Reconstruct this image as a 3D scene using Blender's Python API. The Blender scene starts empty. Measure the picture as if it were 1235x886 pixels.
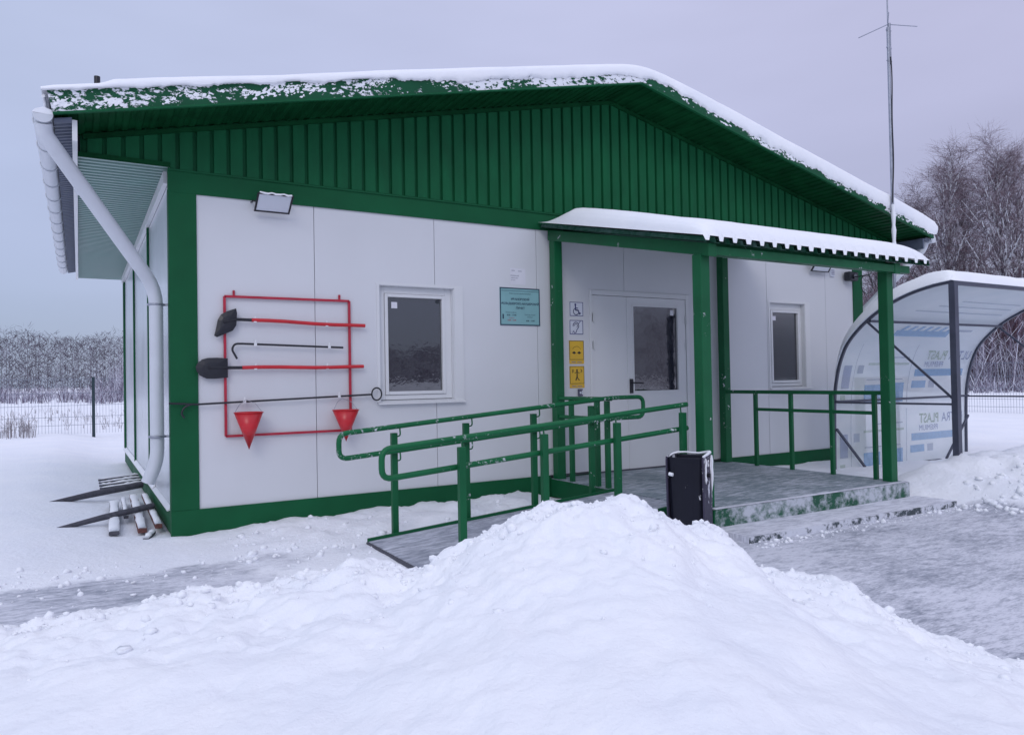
import bpy, math, random
import numpy as np
from mathutils import Vector, Matrix
random.seed(7); RNG = np.random.RandomState(11)
scene = bpy.context.scene
COL = scene.collection
PI = math.pi

# ------------------------------------------------------------------ camera
CAMP = Vector((-0.662, -6.672, 1.253))
yaw, pitch, roll = math.radians(30.367), math.radians(0.928), math.radians(-1.02)
Fv = Vector((math.sin(yaw)*math.cos(pitch), math.cos(yaw)*math.cos(pitch), math.sin(pitch)))
Rv = Vector((math.cos(yaw), -math.sin(yaw), 0)); Uv = Rv.cross(Fv)
R2 = Rv*math.cos(roll)+Uv*math.sin(roll); U2 = -Rv*math.sin(roll)+Uv*math.cos(roll)
cd = bpy.data.cameras.new("camera"); cam = bpy.data.objects.new("camera", cd); COL.objects.link(cam)
cam.matrix_world = Matrix(((R2.x, U2.x, -Fv.x, CAMP.x), (R2.y, U2.y, -Fv.y, CAMP.y), (R2.z, U2.z, -Fv.z, CAMP.z), (0, 0, 0, 1)))
cd.sensor_width = 36; cd.lens = 892.3/1235*36; cd.clip_end = 4000; cd.clip_start = 0.05
scene.camera = cam
# ------------------------------------------------------------------ world: overcast winter sky
world = bpy.data.worlds.new("World"); scene.world = world; world.use_nodes = True
nt = world.node_tree; nt.nodes.clear()
def N(nt, t, **k):
    n = nt.nodes.new(t)
    for a, b in k.items(): setattr(n, a, b)
    return n
out = N(nt, 'ShaderNodeOutputWorld')
sky = N(nt, 'ShaderNodeTexSky', sky_type='NISHITA', sun_disc=False, sun_elevation=math.radians(32), sun_rotation=math.radians(215))
bg1 = N(nt, 'ShaderNodeBackground'); bg1.inputs[1].default_value = 0.012
nt.links.new(sky.outputs[0], bg1.inputs[0])
tc = N(nt, 'ShaderNodeTexCoord'); sx = N(nt, 'ShaderNodeSeparateXYZ'); nt.links.new(tc.outputs['Generated'], sx.inputs[0])
ramp = N(nt, 'ShaderNodeValToRGB'); cr = ramp.color_ramp
stops = [(0.0, (0.335, 0.385, 0.54)), (0.05, (0.34, 0.39, 0.55)), (0.16, (0.40, 0.44, 0.62)), (0.45, (0.52, 0.56, 0.765)), (1.0, (1.05, 1.07, 1.29))]
while len(cr.elements) < len(stops): cr.elements.new(0.5)
for e, (p, c) in zip(cr.elements, stops): e.position = p; e.color = (*c, 1)
nt.links.new(sx.outputs[2], ramp.inputs[0])
nz = N(nt, 'ShaderNodeTexNoise'); nz.inputs['Scale'].default_value = 1.6; nz.inputs['Detail'].default_value = 4
mp = N(nt, 'ShaderNodeMapping'); mp.inputs['Scale'].default_value = (1, 1, 3.5)
nt.links.new(tc.outputs['Generated'], mp.inputs[0]); nt.links.new(mp.outputs[0], nz.inputs[0])
mr = N(nt, 'ShaderNodeMapRange'); mr.inputs[1].default_value = .3; mr.inputs[2].default_value = .7; mr.inputs[3].default_value = .915; mr.inputs[4].default_value = 1.08
nt.links.new(nz.outputs[0], mr.inputs[0])
vm = N(nt, 'ShaderNodeVectorMath', operation='SCALE'); nt.links.new(ramp.outputs[0], vm.inputs[0]); nt.links.new(mr.outputs[0], vm.inputs['Scale'])
az1 = N(nt, 'ShaderNodeMapRange'); nt.links.new(sx.outputs[0], az1.inputs[0])
for i, v in zip((1, 2, 3, 4), (-.1, .95, 0, 1)): az1.inputs[i].default_value = v
tint = N(nt, 'ShaderNodeMix', data_type='RGBA'); nt.links.new(az1.outputs[0], tint.inputs[0]); tint.inputs[6].default_value = (.97, 1.01, 1.02, 1); tint.inputs[7].default_value = (1.06, .97, .99, 1)
vm2 = N(nt, 'ShaderNodeVectorMath', operation='MULTIPLY'); nt.links.new(vm.outputs[0], vm2.inputs[0]); nt.links.new(tint.outputs[2], vm2.inputs[1])
bg2 = N(nt, 'ShaderNodeBackground'); bg2.inputs[1].default_value = 1.0; nt.links.new(vm2.outputs[0], bg2.inputs[0])
ad = N(nt, 'ShaderNodeAddShader'); nt.links.new(bg1.outputs[0], ad.inputs[0]); nt.links.new(bg2.outputs[0], ad.inputs[1])
nt.links.new(ad.outputs[0], out.inputs[0])
sl = bpy.data.lights.new("sun", 'SUN'); sl.energy = 0.6; sl.angle = math.radians(25); sl.color = (1, .96, .92)
so = bpy.data.objects.new("sun", sl); COL.objects.link(so)
so.rotation_euler = (math.radians(58), 0, math.radians(-35))
scene.view_settings.view_transform = 'Standard'; scene.view_settings.look = 'None'
scene.view_settings.exposure = 0.0; scene.view_settings.gamma = 1

# ------------------------------------------------------------------ materials
def newmat(name):
    m = bpy.data.materials.new(name); m.use_nodes = True
    return m, m.node_tree, m.node_tree.nodes['Principled BSDF']
def tex(nt, scale=5, detail=4, vec=(1, 1, 1), rot=(0, 0, 0), rough=.5):
    tc = N(nt, 'ShaderNodeTexCoord'); mp = N(nt, 'ShaderNodeMapping')
    mp.inputs['Scale'].default_value = vec; mp.inputs['Rotation'].default_value = rot
    nz = N(nt, 'ShaderNodeTexNoise'); nz.inputs['Scale'].default_value = scale; nz.inputs['Detail'].default_value = detail; nz.inputs['Roughness'].default_value = rough
    g = N(nt, 'ShaderNodeNewGeometry')
    nt.links.new(g.outputs['Position'], mp.inputs[0]); nt.links.new(mp.outputs[0], nz.inputs[0])
    return nz.outputs[0]
def rng(nt, s, a, b, c=0, d=1):
    m = N(nt, 'ShaderNodeMapRange'); nt.links.new(s, m.inputs[0])
    for i, v in zip((1, 2, 3, 4), (a, b, c, d)): m.inputs[i].default_value = v
    return m.outputs[0]
def mixc(nt, f, a, b):
    m = N(nt, 'ShaderNodeMix', data_type='RGBA'); nt.links.new(f, m.inputs[0])
    for i, v in ((6, a), (7, b)):
        if isinstance(v, tuple): m.inputs[i].default_value = (*v, 1)
        else: nt.links.new(v, m.inputs[i])
    return m.outputs[2]
def bump(nt, bsdf, s, strength=.3, dist=.01):
    b = N(nt, 'ShaderNodeBump'); b.inputs['Strength'].default_value = strength; b.inputs['Distance'].default_value = dist
    nt.links.new(s, b.inputs['Height']); nt.links.new(b.outputs[0], bsdf.inputs['Normal'])
def mat(name, c, rough=.5, var=.12, vs=6, metal=0, bmp=.0, bs=40, vec=(1, 1, 1), spec=.5):
    m, nt, b = newmat(name)
    s = tex(nt, vs, 5, vec)
    f = rng(nt, s, .3, .7)
    nt.links.new(mixc(nt, f, tuple(x*(1-var) for x in c), tuple(min(1, x*(1+var)) for x in c)), b.inputs['Base Color'])
    b.inputs['Metallic'].default_value = metal; b.inputs['Specular IOR Level'].default_value = spec
    nt.links.new(rng(nt, s, .3, .7, rough*.85, min(1, rough*1.15)), b.inputs['Roughness'])
    if bmp: bump(nt, b, tex(nt, bs, 3), bmp, .004)
    return m
SN = (.87, .885, .92)
def mat_snow(name, bmp=.5, dist=.012, sc=14):
    m, nt, b = newmat(name)
    s = tex(nt, 2.2, 5); nt.links.new(mixc(nt, rng(nt, s, .3, .7), (.83, .85, .90), (.89, .90, .93)), b.inputs['Base Color'])
    b.inputs['Roughness'].default_value = .75; b.inputs['Specular IOR Level'].default_value = .25
    a = tex(nt, sc, 8, rough=.62); bump(nt, b, a, bmp, dist)
    return m
M = {}
M['snow'] = mat_snow('snow', .75, .014, 20)
M['snow_soft'] = mat_snow('snow_soft', .35, .006, 30)
def frosted(name, base, thr=.52, sc=7, vec=(1, 1, 1), zfac=None, rough=.45, soft=.04, var=.12, rot=(0, 0, 0), white=(.80, .82, .87), spec=.22, big_a=.09):
    """painted metal with clinging snow patches of their own shape"""
    m, nt, b = newmat(name)
    s = tex(nt, sc, 8, vec, rot, rough=.68)
    big = tex(nt, 1.3, 2)
    a = N(nt, 'ShaderNodeMath', operation='ADD'); nt.links.new(s, a.inputs[0]); nt.links.new(rng(nt, big, .35, .65, -big_a, big_a), a.inputs[1])
    f = rng(nt, a.outputs[0], thr, thr+soft)
    v = rng(nt, tex(nt, 3, 4), .3, .7)
    basec = mixc(nt, v, tuple(x*(1-var) for x in base), tuple(x*(1+var) for x in base))
    nt.links.new(mixc(nt, f, basec, white), b.inputs['Base Color'])
    nt.links.new(rng(nt, f, 0, 1, rough, .85), b.inputs['Roughness']); b.inputs['Specular IOR Level'].default_value = spec
    bump(nt, b, f, .6, .006)
    return m
GREEN = (.008, .094, .037)
M['green'] = mat('green_paint', GREEN, .55, .10, 3, bmp=.02, spec=.14)
M['green_clad'] = mat('green_cladding', (.008, .102, .040), .55, .14, 2.2, vec=(3, 1, 1), spec=.14)
M['green_post'] = frosted('green_post_paint', (.008, .105, .040), .70, 14, rough=.38, soft=.06)
M['green_sheet'] = frosted('green_sheet_frost', (.02, .10, .06), .44, 22, rough=.5, soft=.3, white=(.12, .2, .18))
M['green_rail'] = frosted('green_rail_paint', (.009, .125, .046), .62, 30, rough=.35, soft=.1)
M['green_fascia'] = frosted('green_fascia_frost', (.006, .078, .033), .545, 15, (1, 1, 1.9), soft=.03, rot=(0, math.radians(35), 0), big_a=.15)
M['green_step'] = frosted('green_riser_frost', (.02, .10, .055), .40, 8, (1, 1, 1.2), soft=.2, white=(.52, .55, .60))
M['step_riser'] = frosted('step_riser_frost', (.07, .09, .10), .45, 12, (1, 1, 1), soft=.1, white=(.66, .68, .74))
M['white'] = mat('white_panel', (.65, .66, .69), .42, .025, 1.2, bmp=.02, bs=3)
M['white_trim'] = mat('white_upvc', (.69, .70, .72), .33, .02, 2)
M['white_side'] = mat('white_panel_gloss', (.60, .635, .68), .22, .03, 1.2)
M['white_pipe'] = mat('white_pipe_metal', (.58, .61, .66), .35, .05, 4)
M['seam'] = mat('seam_dark', (.30, .31, .34), .7, .05)
M['soffit_side'] = mat('snowlit_green_sheet', (.20, .33, .30), .38, .06, 4)  # green sheet, paled to put light bounced off the snow into its colour
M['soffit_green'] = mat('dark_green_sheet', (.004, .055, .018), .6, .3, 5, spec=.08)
M['roof_under'] = mat('galvanised_sheet', (.10, .12, .17), .5, .15, 12)
M['black'] = mat('black_paint', (.012, .013, .02), .38, .2, 8)
M['bin'] = frosted('bin_paint_frost', (.013, .014, .024), .66, 10, (1, 1, .6), rough=.36)
M['bin_side'] = frosted('bin_side_frost', (.05, .045, .075), .55, 13, (1, 1, .5), rough=.5)
M['red'] = mat('red_paint', (.56, .018, .028), .32, .1, 6)
M['dkred'] = mat('red_frame_paint', (.42, .015, .04), .42, .15, 10)
M['clip'] = mat('clip_plastic', (.75, .76, .78), .4, .05)
M['frame'] = mat('grey_tube_paint', (.060, .066, .098), .42, .15, 10)
M['steel'] = mat('galvanised_steel', (.32, .34, .40), .4, .15, 14, metal=.6)
M['conc'] = mat('plinth_grey', (.32, .35, .38), .8, .25, 12, bmp=.2)
M['wood_dark'] = mat('dark_timber', (.075, .075, .095), .8, .3, 12, vec=(1, 6, 1))
M['wood_red'] = mat('reddish_timber', (.13, .045, .04), .75, .35, 14)
M['sign_teal'] = mat('teal_print', (.23, .44, .46), .35, .06, 4)
M['ink'] = mat('dark_ink', (.02, .045, .08), .5, .1)
M['ink_blue'] = mat('blue_ink', (.03, .035, .17), .5, .1)
M['ink_red'] = mat('red_ink', (.35, .05, .08), .5, .1)
M['ink_black'] = mat('black_ink', (.02, .018, .01), .5, .1)
M['ink_grey'] = mat('grey_ink', (.22, .22, .30), .6, .1)
M['yellow'] = mat('yellow_print', (.72, .44, .03), .45, .05)
M['plate'] = mat('white_print', (.66, .69, .78), .4, .04)
M['paper'] = mat('paper', (.70, .70, .76), .6, .04)
M['lens'] = mat('lamp_lens', (.66, .70, .76), .18, .03)
M['btn'] = mat('grey_plastic', (.10, .10, .16), .5, .1)
M['mesh'] = mat('fence_wire', (.18, .21, .27), .5, .1)
M['fence_post'] = mat('fence_post_paint', (.018, .04, .05), .5, .1)
M['grass'] = mat('dry_grass', (.26, .235, .25), .9, .3, 9)
def mat_glass():
    m, nt, b = newmat('window_glass')
    b.inputs['Base Color'].default_value = (.012, .014, .022, 1); b.inputs['Roughness'].default_value = .02; b.inputs['IOR'].default_value = 2.25
    bump(nt, b, tex(nt, 14, 3), .22, .002)
    return m
M['glass'] = mat_glass()
def mat_ground():
    m, nt, b = newmat('snow_ground')
    at = N(nt, 'ShaderNodeAttribute', attribute_name='packed')
    s1 = tex(nt, 6.5, 10, (1, 3.0, 1), (0, 0, math.radians(26)), .72)
    s2 = tex(nt, 1.1, 5, (1, 1.6, 1), (0, 0, math.radians(20)))
    s3 = tex(nt, 22, 8, (1, 4.5, 1), (0, 0, math.radians(28)), .6); a0 = N(nt, 'ShaderNodeMath', operation='MULTIPLY_ADD'); nt.links.new(s3, a0.inputs[0]); a0.inputs[1].default_value = .6; nt.links.new(s1, a0.inputs[2])
    a = N(nt, 'ShaderNodeMath', operation='MULTIPLY_ADD'); nt.links.new(s2, a.inputs[0]); a.inputs[1].default_value = .55; nt.links.new(a0.outputs[0], a.inputs[2])
    streak = rng(nt, a.outputs[0], .90, 1.18)
    ice = mixc(nt, streak, (.29, .31, .37), (.68, .69, .76))
    s = tex(nt, 1.5, 5); sn = mixc(nt, rng(nt, s, .3, .7), (.82, .84, .90), (.88, .89, .93))
    edge = N(nt, 'ShaderNodeMath', operation='MULTIPLY_ADD'); nt.links.new(tex(nt, 6, 6, rough=.65), edge.inputs[0]); edge.inputs[1].default_value = .8; 
    sub = N(nt, 'ShaderNodeMath', operation='ADD'); nt.links.new(at.outputs['Fac'], sub.inputs[0]); sub.inputs[1].default_value = -.4
    nt.links.new(sub.outputs[0], edge.inputs[2])
    f = rng(nt, edge.outputs[0], .32, .62)
    nt.links.new(mixc(nt, f, sn, ice), b.inputs['Base Color'])
    nt.links.new(rng(nt, f, 0, 1, .78, .55), b.inputs['Roughness']); b.inputs['Specular IOR Level'].default_value = .3
    hs = N(nt, 'ShaderNodeMath', operation='MULTIPLY_ADD'); nt.links.new(s1, hs.inputs[0]); hs.inputs[1].default_value = .9; nt.links.new(tex(nt, 26, 8), hs.inputs[2])
    bump(nt, b, hs.outputs[0], .7, .014)
    return m
M['ground'] = mat_ground()
def mat_deck(name, dark, mid, light, rz, lo=.44, hi=.72):
    m, nt, b = newmat(name)
    s1 = tex(nt, 6.5, 10, (1, 3.6, 1), (0, 0, rz), .74); s2 = tex(nt, 1.7, 4)
    a = N(nt, 'ShaderNodeMath', operation='MULTIPLY_ADD'); nt.links.new(s2, a.inputs[0]); a.inputs[1].default_value = .35; nt.links.new(s1, a.inputs[2])
    c1 = mixc(nt, rng(nt, a.outputs[0], lo, lo+.16), dark, mid)
    nt.links.new(mixc(nt, rng(nt, a.outputs[0], lo+.2, hi+.15), c1, light), b.inputs['Base Color'])
    b.inputs['Roughness'].default_value = .6
    bump(nt, b, s1, .4, .006)
    return m
M['deck'] = mat_deck('trampled_deck', (.075, .135, .13), (.19, .24, .27), (.66, .68, .76), math.radians(24))
M['ramp'] = mat_deck('ramp_deck', (.13, .15, .18), (.25, .27, .33), (.66, .68, .76), math.radians(24), .40)
M['step2'] = mat_deck('step_snowed', (.20, .23, .25), (.48, .49, .56), (.78, .79, .86), math.radians(24), .34, .6)
def mat_poly():
    m, nt, b = newmat('polycarbonate_film'); o = nt.nodes['Material Output']
    s = tex(nt, 2.5, 4, (1, 1, 3)); c = mixc(nt, rng(nt, s, .3, .7), (.83, .88, .90), (.91, .94, .95))
    d = N(nt, 'ShaderNodeBsdfDiffuse'); t = N(nt, 'ShaderNodeBsdfTranslucent'); g = N(nt, 'ShaderNodeBsdfGlossy'); tr = N(nt, 'ShaderNodeBsdfTransparent')
    g.inputs['Roughness'].default_value = .25; tr.inputs[0].default_value = (.92, .95, .96, 1)
    nt.links.new(c, d.inputs[0]); nt.links.new(c, t.inputs[0])
    m1 = N(nt, 'ShaderNodeMixShader'); m1.inputs[0].default_value = .5; nt.links.new(d.outputs[0], m1.inputs[1]); nt.links.new(t.outputs[0], m1.inputs[2])
    m2 = N(nt, 'ShaderNodeMixShader'); m2.inputs[0].default_value = .05; nt.links.new(m1.outputs[0], m2.inputs[1]); nt.links.new(g.outputs[0], m2.inputs[2])
    m3 = N(nt, 'ShaderNodeMixShader'); m3.inputs[0].default_value = .20; nt.links.new(m2.outputs[0], m3.inputs[1]); nt.links.new(tr.outputs[0], m3.inputs[2])
    nt.links.new(m3.outputs[0], o.inputs[0])
    return m
M['poly'] = mat_poly()
def mat_print(name, c, al=.55):
    m, nt, b = newmat(name); o = nt.nodes['Material Output']
    s = tex(nt, 20, 3); cc = mixc(nt, rng(nt, s, .3, .7), tuple(x*.9 for x in c), tuple(x*1.1 for x in c))
    d = N(nt, 'ShaderNodeBsdfDiffuse'); tr = N(nt, 'ShaderNodeBsdfTransparent'); nt.links.new(cc, d.inputs[0])
    mx = N(nt, 'ShaderNodeMixShader'); mx.inputs[0].default_value = al; nt.links.new(tr.outputs[0], mx.inputs[1]); nt.links.new(d.outputs[0], mx.inputs[2])
    nt.links.new(mx.outputs[0], o.inputs[0]); return m
M['pr_blue'] = mat_print('film_print_blue', (.20, .38, .62), .5)
M['pr_dblue'] = mat_print('film_print_dark_blue', (.20, .25, .46), .38)
M['pr_green'] = mat_print('film_print_olive', (.40, .50, .38), .40)
M['pr_grey'] = mat_print('film_print_grey', (.30, .35, .48), .4)
def mat_isl(name, stops, rough=.9):
    m, nt, b = newmat(name)
    g = N(nt, 'ShaderNodeNewGeometry'); r = N(nt, 'ShaderNodeValToRGB')
    while len(r.color_ramp.elements) < len(stops): r.color_ramp.elements.new(.5)
    for e, (p, c) in zip(r.color_ramp.elements, stops): e.position = p; e.color = (*c, 1)
    r.color_ramp.interpolation = 'LINEAR'
    nt.links.new(g.outputs['Random Per Island'], r.inputs[0]); nt.links.new(r.outputs[0], b.inputs['Base Color'])
    b.inputs['Roughness'].default_value = rough; b.inputs['Specular IOR Level'].default_value = .1
    return m
M['far_wood'] = mat_isl('far_wood', [(0, (.05, .038, .052)), (.6, (.105, .088, .115)), (.84, (.17, .155, .20)), (1, (.48, .48, .55))])
M['thicket'] = mat_isl('thicket_twigs', [(0, (.075, .045, .06)), (.55, (.16, .095, .12)), (.8, (.22, .16, .20)), (1, (.34, .31, .38))])
M['frost_bush'] = mat_isl('frosted_bush', [(0, (.11, .085, .12)), (.45, (.20, .17, .23)), (.66, (.46, .45, .54)), (1, (.78, .79, .86))])
M['twig'] = mat_isl('birch_twigs', [(0, (.11, .075, .09)), (.6, (.21, .155, .18)), (.85, (.31, .26, .30)), (1, (.60, .58, .64))])
M['birch'] = frosted('birch_bark', (.13, .11, .14), .50, 3, (3, 3, .8), rough=.8)

# ------------------------------------------------------------------ mesh helpers
class MB:
    def __init__(s): s.v = []; s.f = []; s.sm = []
    def add(s, vs, fs, smooth=False):
        o = len(s.v); s.v += [tuple(p) for p in vs]; s.f += [tuple(i+o for i in f) for f in fs]; s.sm += [smooth]*len(fs); return s
    def box(s, x0, x1, y0, y1, z0, z1):
        if x1 < x0: x0, x1 = x1, x0
        if y1 < y0: y0, y1 = y1, y0
        return s.add([(x0, y0, z0), (x1, y0, z0), (x1, y1, z0), (x0, y1, z0), (x0, y0, z1), (x1, y0, z1), (x1, y1, z1), (x0, y1, z1)],
                     [(3, 2, 1, 0), (4, 5, 6, 7), (0, 1, 5, 4), (1, 2, 6, 5), (2, 3, 7, 6), (3, 0, 4, 7)])
    def bar(s, a, b, w, h, up=(0, 0, 1)):
        a = Vector(a); b = Vector(b); d = (b-a).normalized(); u = Vector(up)
        if abs(d.dot(u)) > .99: u = Vector((0, 1, 0))
        r = d.cross(u).normalized(); u = r.cross(d).normalized()
        P = [p+r*sx*w/2+u*sz*h/2 for p in (a, b) for sx, sz in ((-1, -1), (1, -1), (1, 1), (-1, 1))]
        return s.add(P, [(0, 1, 2, 3), (7, 6, 5, 4), (0, 4, 5, 1), (1, 5, 6, 2), (2, 6, 7, 3), (3, 7, 4, 0)])
    def tube(s, pts, r, n=8, caps=True, rad=None):
        pts = [Vector(p) for p in pts]; k = len(pts); rings = []; pr_ = None
        for i, p in enumerate(pts):
            d = (pts[min(i+1, k-1)]-pts[max(i-1, 0)]).normalized()
            if pr_ is None:
                a = Vector((0, 0, 1)) if abs(d.z) < .9 else Vector((1, 0, 0)); u = d.cross(a).normalized()
            else: u = (pr_-d*pr_.dot(d)).normalized()
            pr_ = u; w = d.cross(u); rr = rad[i] if rad else r
            rings.append([p+(u*math.cos(2*PI*j/n)+w*math.sin(2*PI*j/n))*rr for j in range(n)])
        V = [q for g in rings for q in g]; F = []
        for i in range(k-1):
            for j in range(n): F.append((i*n+j, i*n+(j+1) % n, (i+1)*n+(j+1) % n, (i+1)*n+j))
        s.add(V, F, True)
        if caps: s.add(rings[0][::-1], [tuple(range(n))]); s.add(rings[-1], [tuple(range(n))])
        return s
    def prism(s, poly, a, b, axis='y'):
        """poly in the plane normal to axis, extruded a..b"""
        n = len(poly)
        def P(u, v, t): return {'y': (u, t, v), 'x': (t, u, v), 'z': (u, v, t)}[axis]
        V = [P(u, v, a) for u, v in poly]+[P(u, v, b) for u, v in poly]
        return s.add(V, [tuple(range(n))[::-1], tuple(range(n, 2*n))]+[(i, (i+1) % n, n+(i+1) % n, n+i) for i in range(n)])
    def build(s, name, m, parent=None, bevel=0):
        me = bpy.data.meshes.new(name); me.from_pydata(s.v, [], s.f); me.update()
        me.polygons.foreach_set('use_smooth', s.sm)
        return link(name, me, m, parent, bevel)
def link(name, me, m, parent=None, bevel=0):
    o = bpy.data.objects.new(name, me); COL.objects.link(o)
    me.materials.append(M[m] if isinstance(m, str) else m)
    if parent is not None: o.parent = parent; o.matrix_parent_inverse = Matrix.Translation(-WL(parent))
    if bevel:
        bv = o.modifiers.new('bevel', 'BEVEL'); bv.width = bevel; bv.segments = 2; bv.limit_method = 'ANGLE'
    return o
def WL(o):
    p = Vector((0, 0, 0))
    while o is not None:
        p += o.location if o.parent is None else Vector((0, 0, 0)); o = o.parent
    return p
def thing(name, label, cat, loc=(0, 0, 0), group=None):
    o = bpy.data.objects.new(name, None); COL.objects.link(o); o.location = loc; o.empty_display_size = .2
    o['label'] = label; o['category'] = cat
    if group: o['group'] = group
    return o
def tag(o, label, cat, group=None):
    o['label'] = label; o['category'] = cat
    if group: o['group'] = group
    return o
def kind(o, k): o['kind'] = k; return o
def gridmesh(name, X, Y, Z, m, parent=None, smooth=True):
    ny, nx = X.shape; v = np.stack([X.ravel(), Y.ravel(), Z.ravel()], 1)
    i = np.arange(ny*nx).reshape(ny, nx); f = np.stack([i[:-1, :-1].ravel(), i[:-1, 1:].ravel(), i[1:, 1:].ravel(), i[1:, :-1].ravel()], 1)
    me = bpy.data.meshes.new(name); me.vertices.add(len(v)); me.vertices.foreach_set('co', v.ravel())
    me.loops.add(f.size); me.loops.foreach_set('vertex_index', f.ravel().astype(np.int32))
    me.polygons.add(len(f)); me.polygons.foreach_set('loop_start', np.arange(0, f.size, 4, dtype=np.int32)); me.polygons.foreach_set('loop_total', np.full(len(f), 4, dtype=np.int32))
    me.update(); me.validate(); me.polygons.foreach_set('use_smooth', np.full(len(me.polygons), smooth))
    return link(name, me, m, parent)
_T = np.random.RandomState(3).rand(256, 256)
def vnoise(x, y):
    xi = np.floor(x).astype(int); yi = np.floor(y).astype(int); fx = x-xi; fy = y-yi
    fx = fx*fx*(3-2*fx); fy = fy*fy*(3-2*fy); a = xi & 255; b = yi & 255; a1 = (a+1) & 255; b1 = (b+1) & 255
    return (_T[a, b]*(1-fx)+_T[a1, b]*fx)*(1-fy)+(_T[a, b1]*(1-fx)+_T[a1, b1]*fx)*fy
def fbm(x, y, sc, oc=5, g=.5):
    s = 0; a = 1; t = 0
    for k in range(oc):
        s = s+a*vnoise(x*sc+17.3*k, y*sc+9.1*k); t += a; a *= g; sc *= 2.03
    return s/t-.5
def sstep(a, b, x):
    t = np.clip((x-a)/(b-a), 0, 1); return t*t*(3-2*t)

# ------------------------------------------------------------------ ground, one sheet to the horizon
def axis_pts(a, b, fine, far):
    mid = list(np.arange(a, b, fine)); s = fine; lo = []; x = a
    while x > -far: s *= 1.16; x -= s; lo.append(x)
    s = fine; hi = []; x = mid[-1]
    while x < far: s *= 1.16; x += s; hi.append(x)
    return np.array(lo[::-1]+mid+hi)
def ground_h(X, Y):
    h = .07*sstep(.9, 2.2, np.maximum(-X, Y*0+0))*0
    left = sstep(.1, 1.2, -X)*sstep(-2.2, .6, Y)
    back = sstep(.3, 3., Y)
    h = .11*left+.04*back*left
    h += .12*sstep(9.3, 11, X)*sstep(-4, -1, Y)+.06*sstep(4, 8, X)*sstep(-.2, .5, Y)
    # strip of snow between the wall and the ramp
    strip = sstep(.25, .9, X)*(1-sstep(3.4, 3.65, X))*sstep(-1.15, -.75, Y)*(1-sstep(-.05, .4, Y))
    h += strip*(.05+.16*np.clip(fbm(X, Y, 3.3, 6, .6), -.3, 1))+.035*sstep(-.6, -.2, Y)*(1-sstep(-.02, .1, Y))*sstep(-.3, .3, X)*(1-sstep(3.4, 3.6, X))*(.3+2*np.clip(fbm(X, Y, 6, 5, .6), -.2, 1))
    # berm of shovelled snow beside the shelter
    bx = sstep(6.35, 7.6, X+.25*(Y+2.5))*(1-sstep(9.5, 11.5, X)); by = sstep(-4.6, -3.3, Y)*(1-sstep(-2.3, -1.5, Y))
    berm = bx*by
    h += berm*(.30+.28*fbm(X, Y, 2.6, 6, .55))
    h += .05*sstep(6.3, 6.6, X)*sstep(-2.7, -2.0, Y)*(1-sstep(9, 10, X))*(1+.8*fbm(X, Y, 4, 4))
    h += (.012+.03*berm)*fbm(X, Y, 9, 4)+.03*fbm(X, Y, 1.1, 3)*sstep(.2, 1.5, np.abs(Y+1)+np.abs(X-3)*.3)
    R = np.hypot(X, Y); h += 1.2*fbm(X*.02, Y*.02, 1, 3)*sstep(60, 260, R)-.1*sstep(40, 55, X)
    # keep the ground under the building and clear of the ramp
    inside = sstep(-.02, .12, X)*(1-sstep(9.0, 9.12, X))*sstep(.0, .12, Y)*(1-sstep(7, 7.1, Y)); h = h*(1-inside)-.05*inside
    rp = sstep(1.25, 1.45, X)*(1-sstep(3.6, 3.7, X))*sstep(-2.1, -2.0, Y)*(1-sstep(-1.15, -1.05, Y)); h = h*(1-rp)-.02*rp
    pl = sstep(3.66, 3.74, X)*(1-sstep(6.24, 6.3, X))*sstep(-2.4, -2.33, Y)*(1-sstep(-.02, .1, Y)); h = h*(1-pl)-.02*pl
    return h
gx = axis_pts(-5.5, 13, .045, 1500); gy = axis_pts(-7.5, 4, .045, 1500)
X, Y = np.meshgrid(gx, gy)
Z = ground_h(X, Y)
ground = gridmesh('snow_ground', X, Y, Z, 'ground'); kind(ground, 'structure')
# packed / shovelled areas (attribute drives where the ice shows)
d1 = np.abs((Y+1.52)-.10*np.sin(X*1.7)-.5*fbm(X, Y, .9, 5, .6))-.26-.10*np.clip(-X, 0, 2)
pk = (1-sstep(-.15, .28, d1))*sstep(-4.5, -1.6, X)*(1-.35*sstep(.2, .8, X))*(1-sstep(1.25, 1.7, X))
pk2 = sstep(1.3, 1.9, X+.5*(Y+3.5))*(1-sstep(-2.82, -2.66, Y))*(1-sstep(6.2, 6.9, X+.25*(Y+2.5)))
pk3 = sstep(3.0, 3.6, X)*(1-sstep(3.75, 3.9, Y*0+X))*(1-sstep(-2.4, -2.2, Y))
pk = pk*(.66+1.3*np.clip(fbm(X, Y, 1.3, 4), -.3, .35)+.25*(1-sstep(-.6, .4, X)))
pk = np.clip(np.maximum(np.maximum(pk, pk2), pk3*.6), 0, 1)
at = ground.data.attributes.new('packed', 'FLOAT', 'POINT'); at.data.foreach_set('value', pk.ravel().astype(np.float32))

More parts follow.
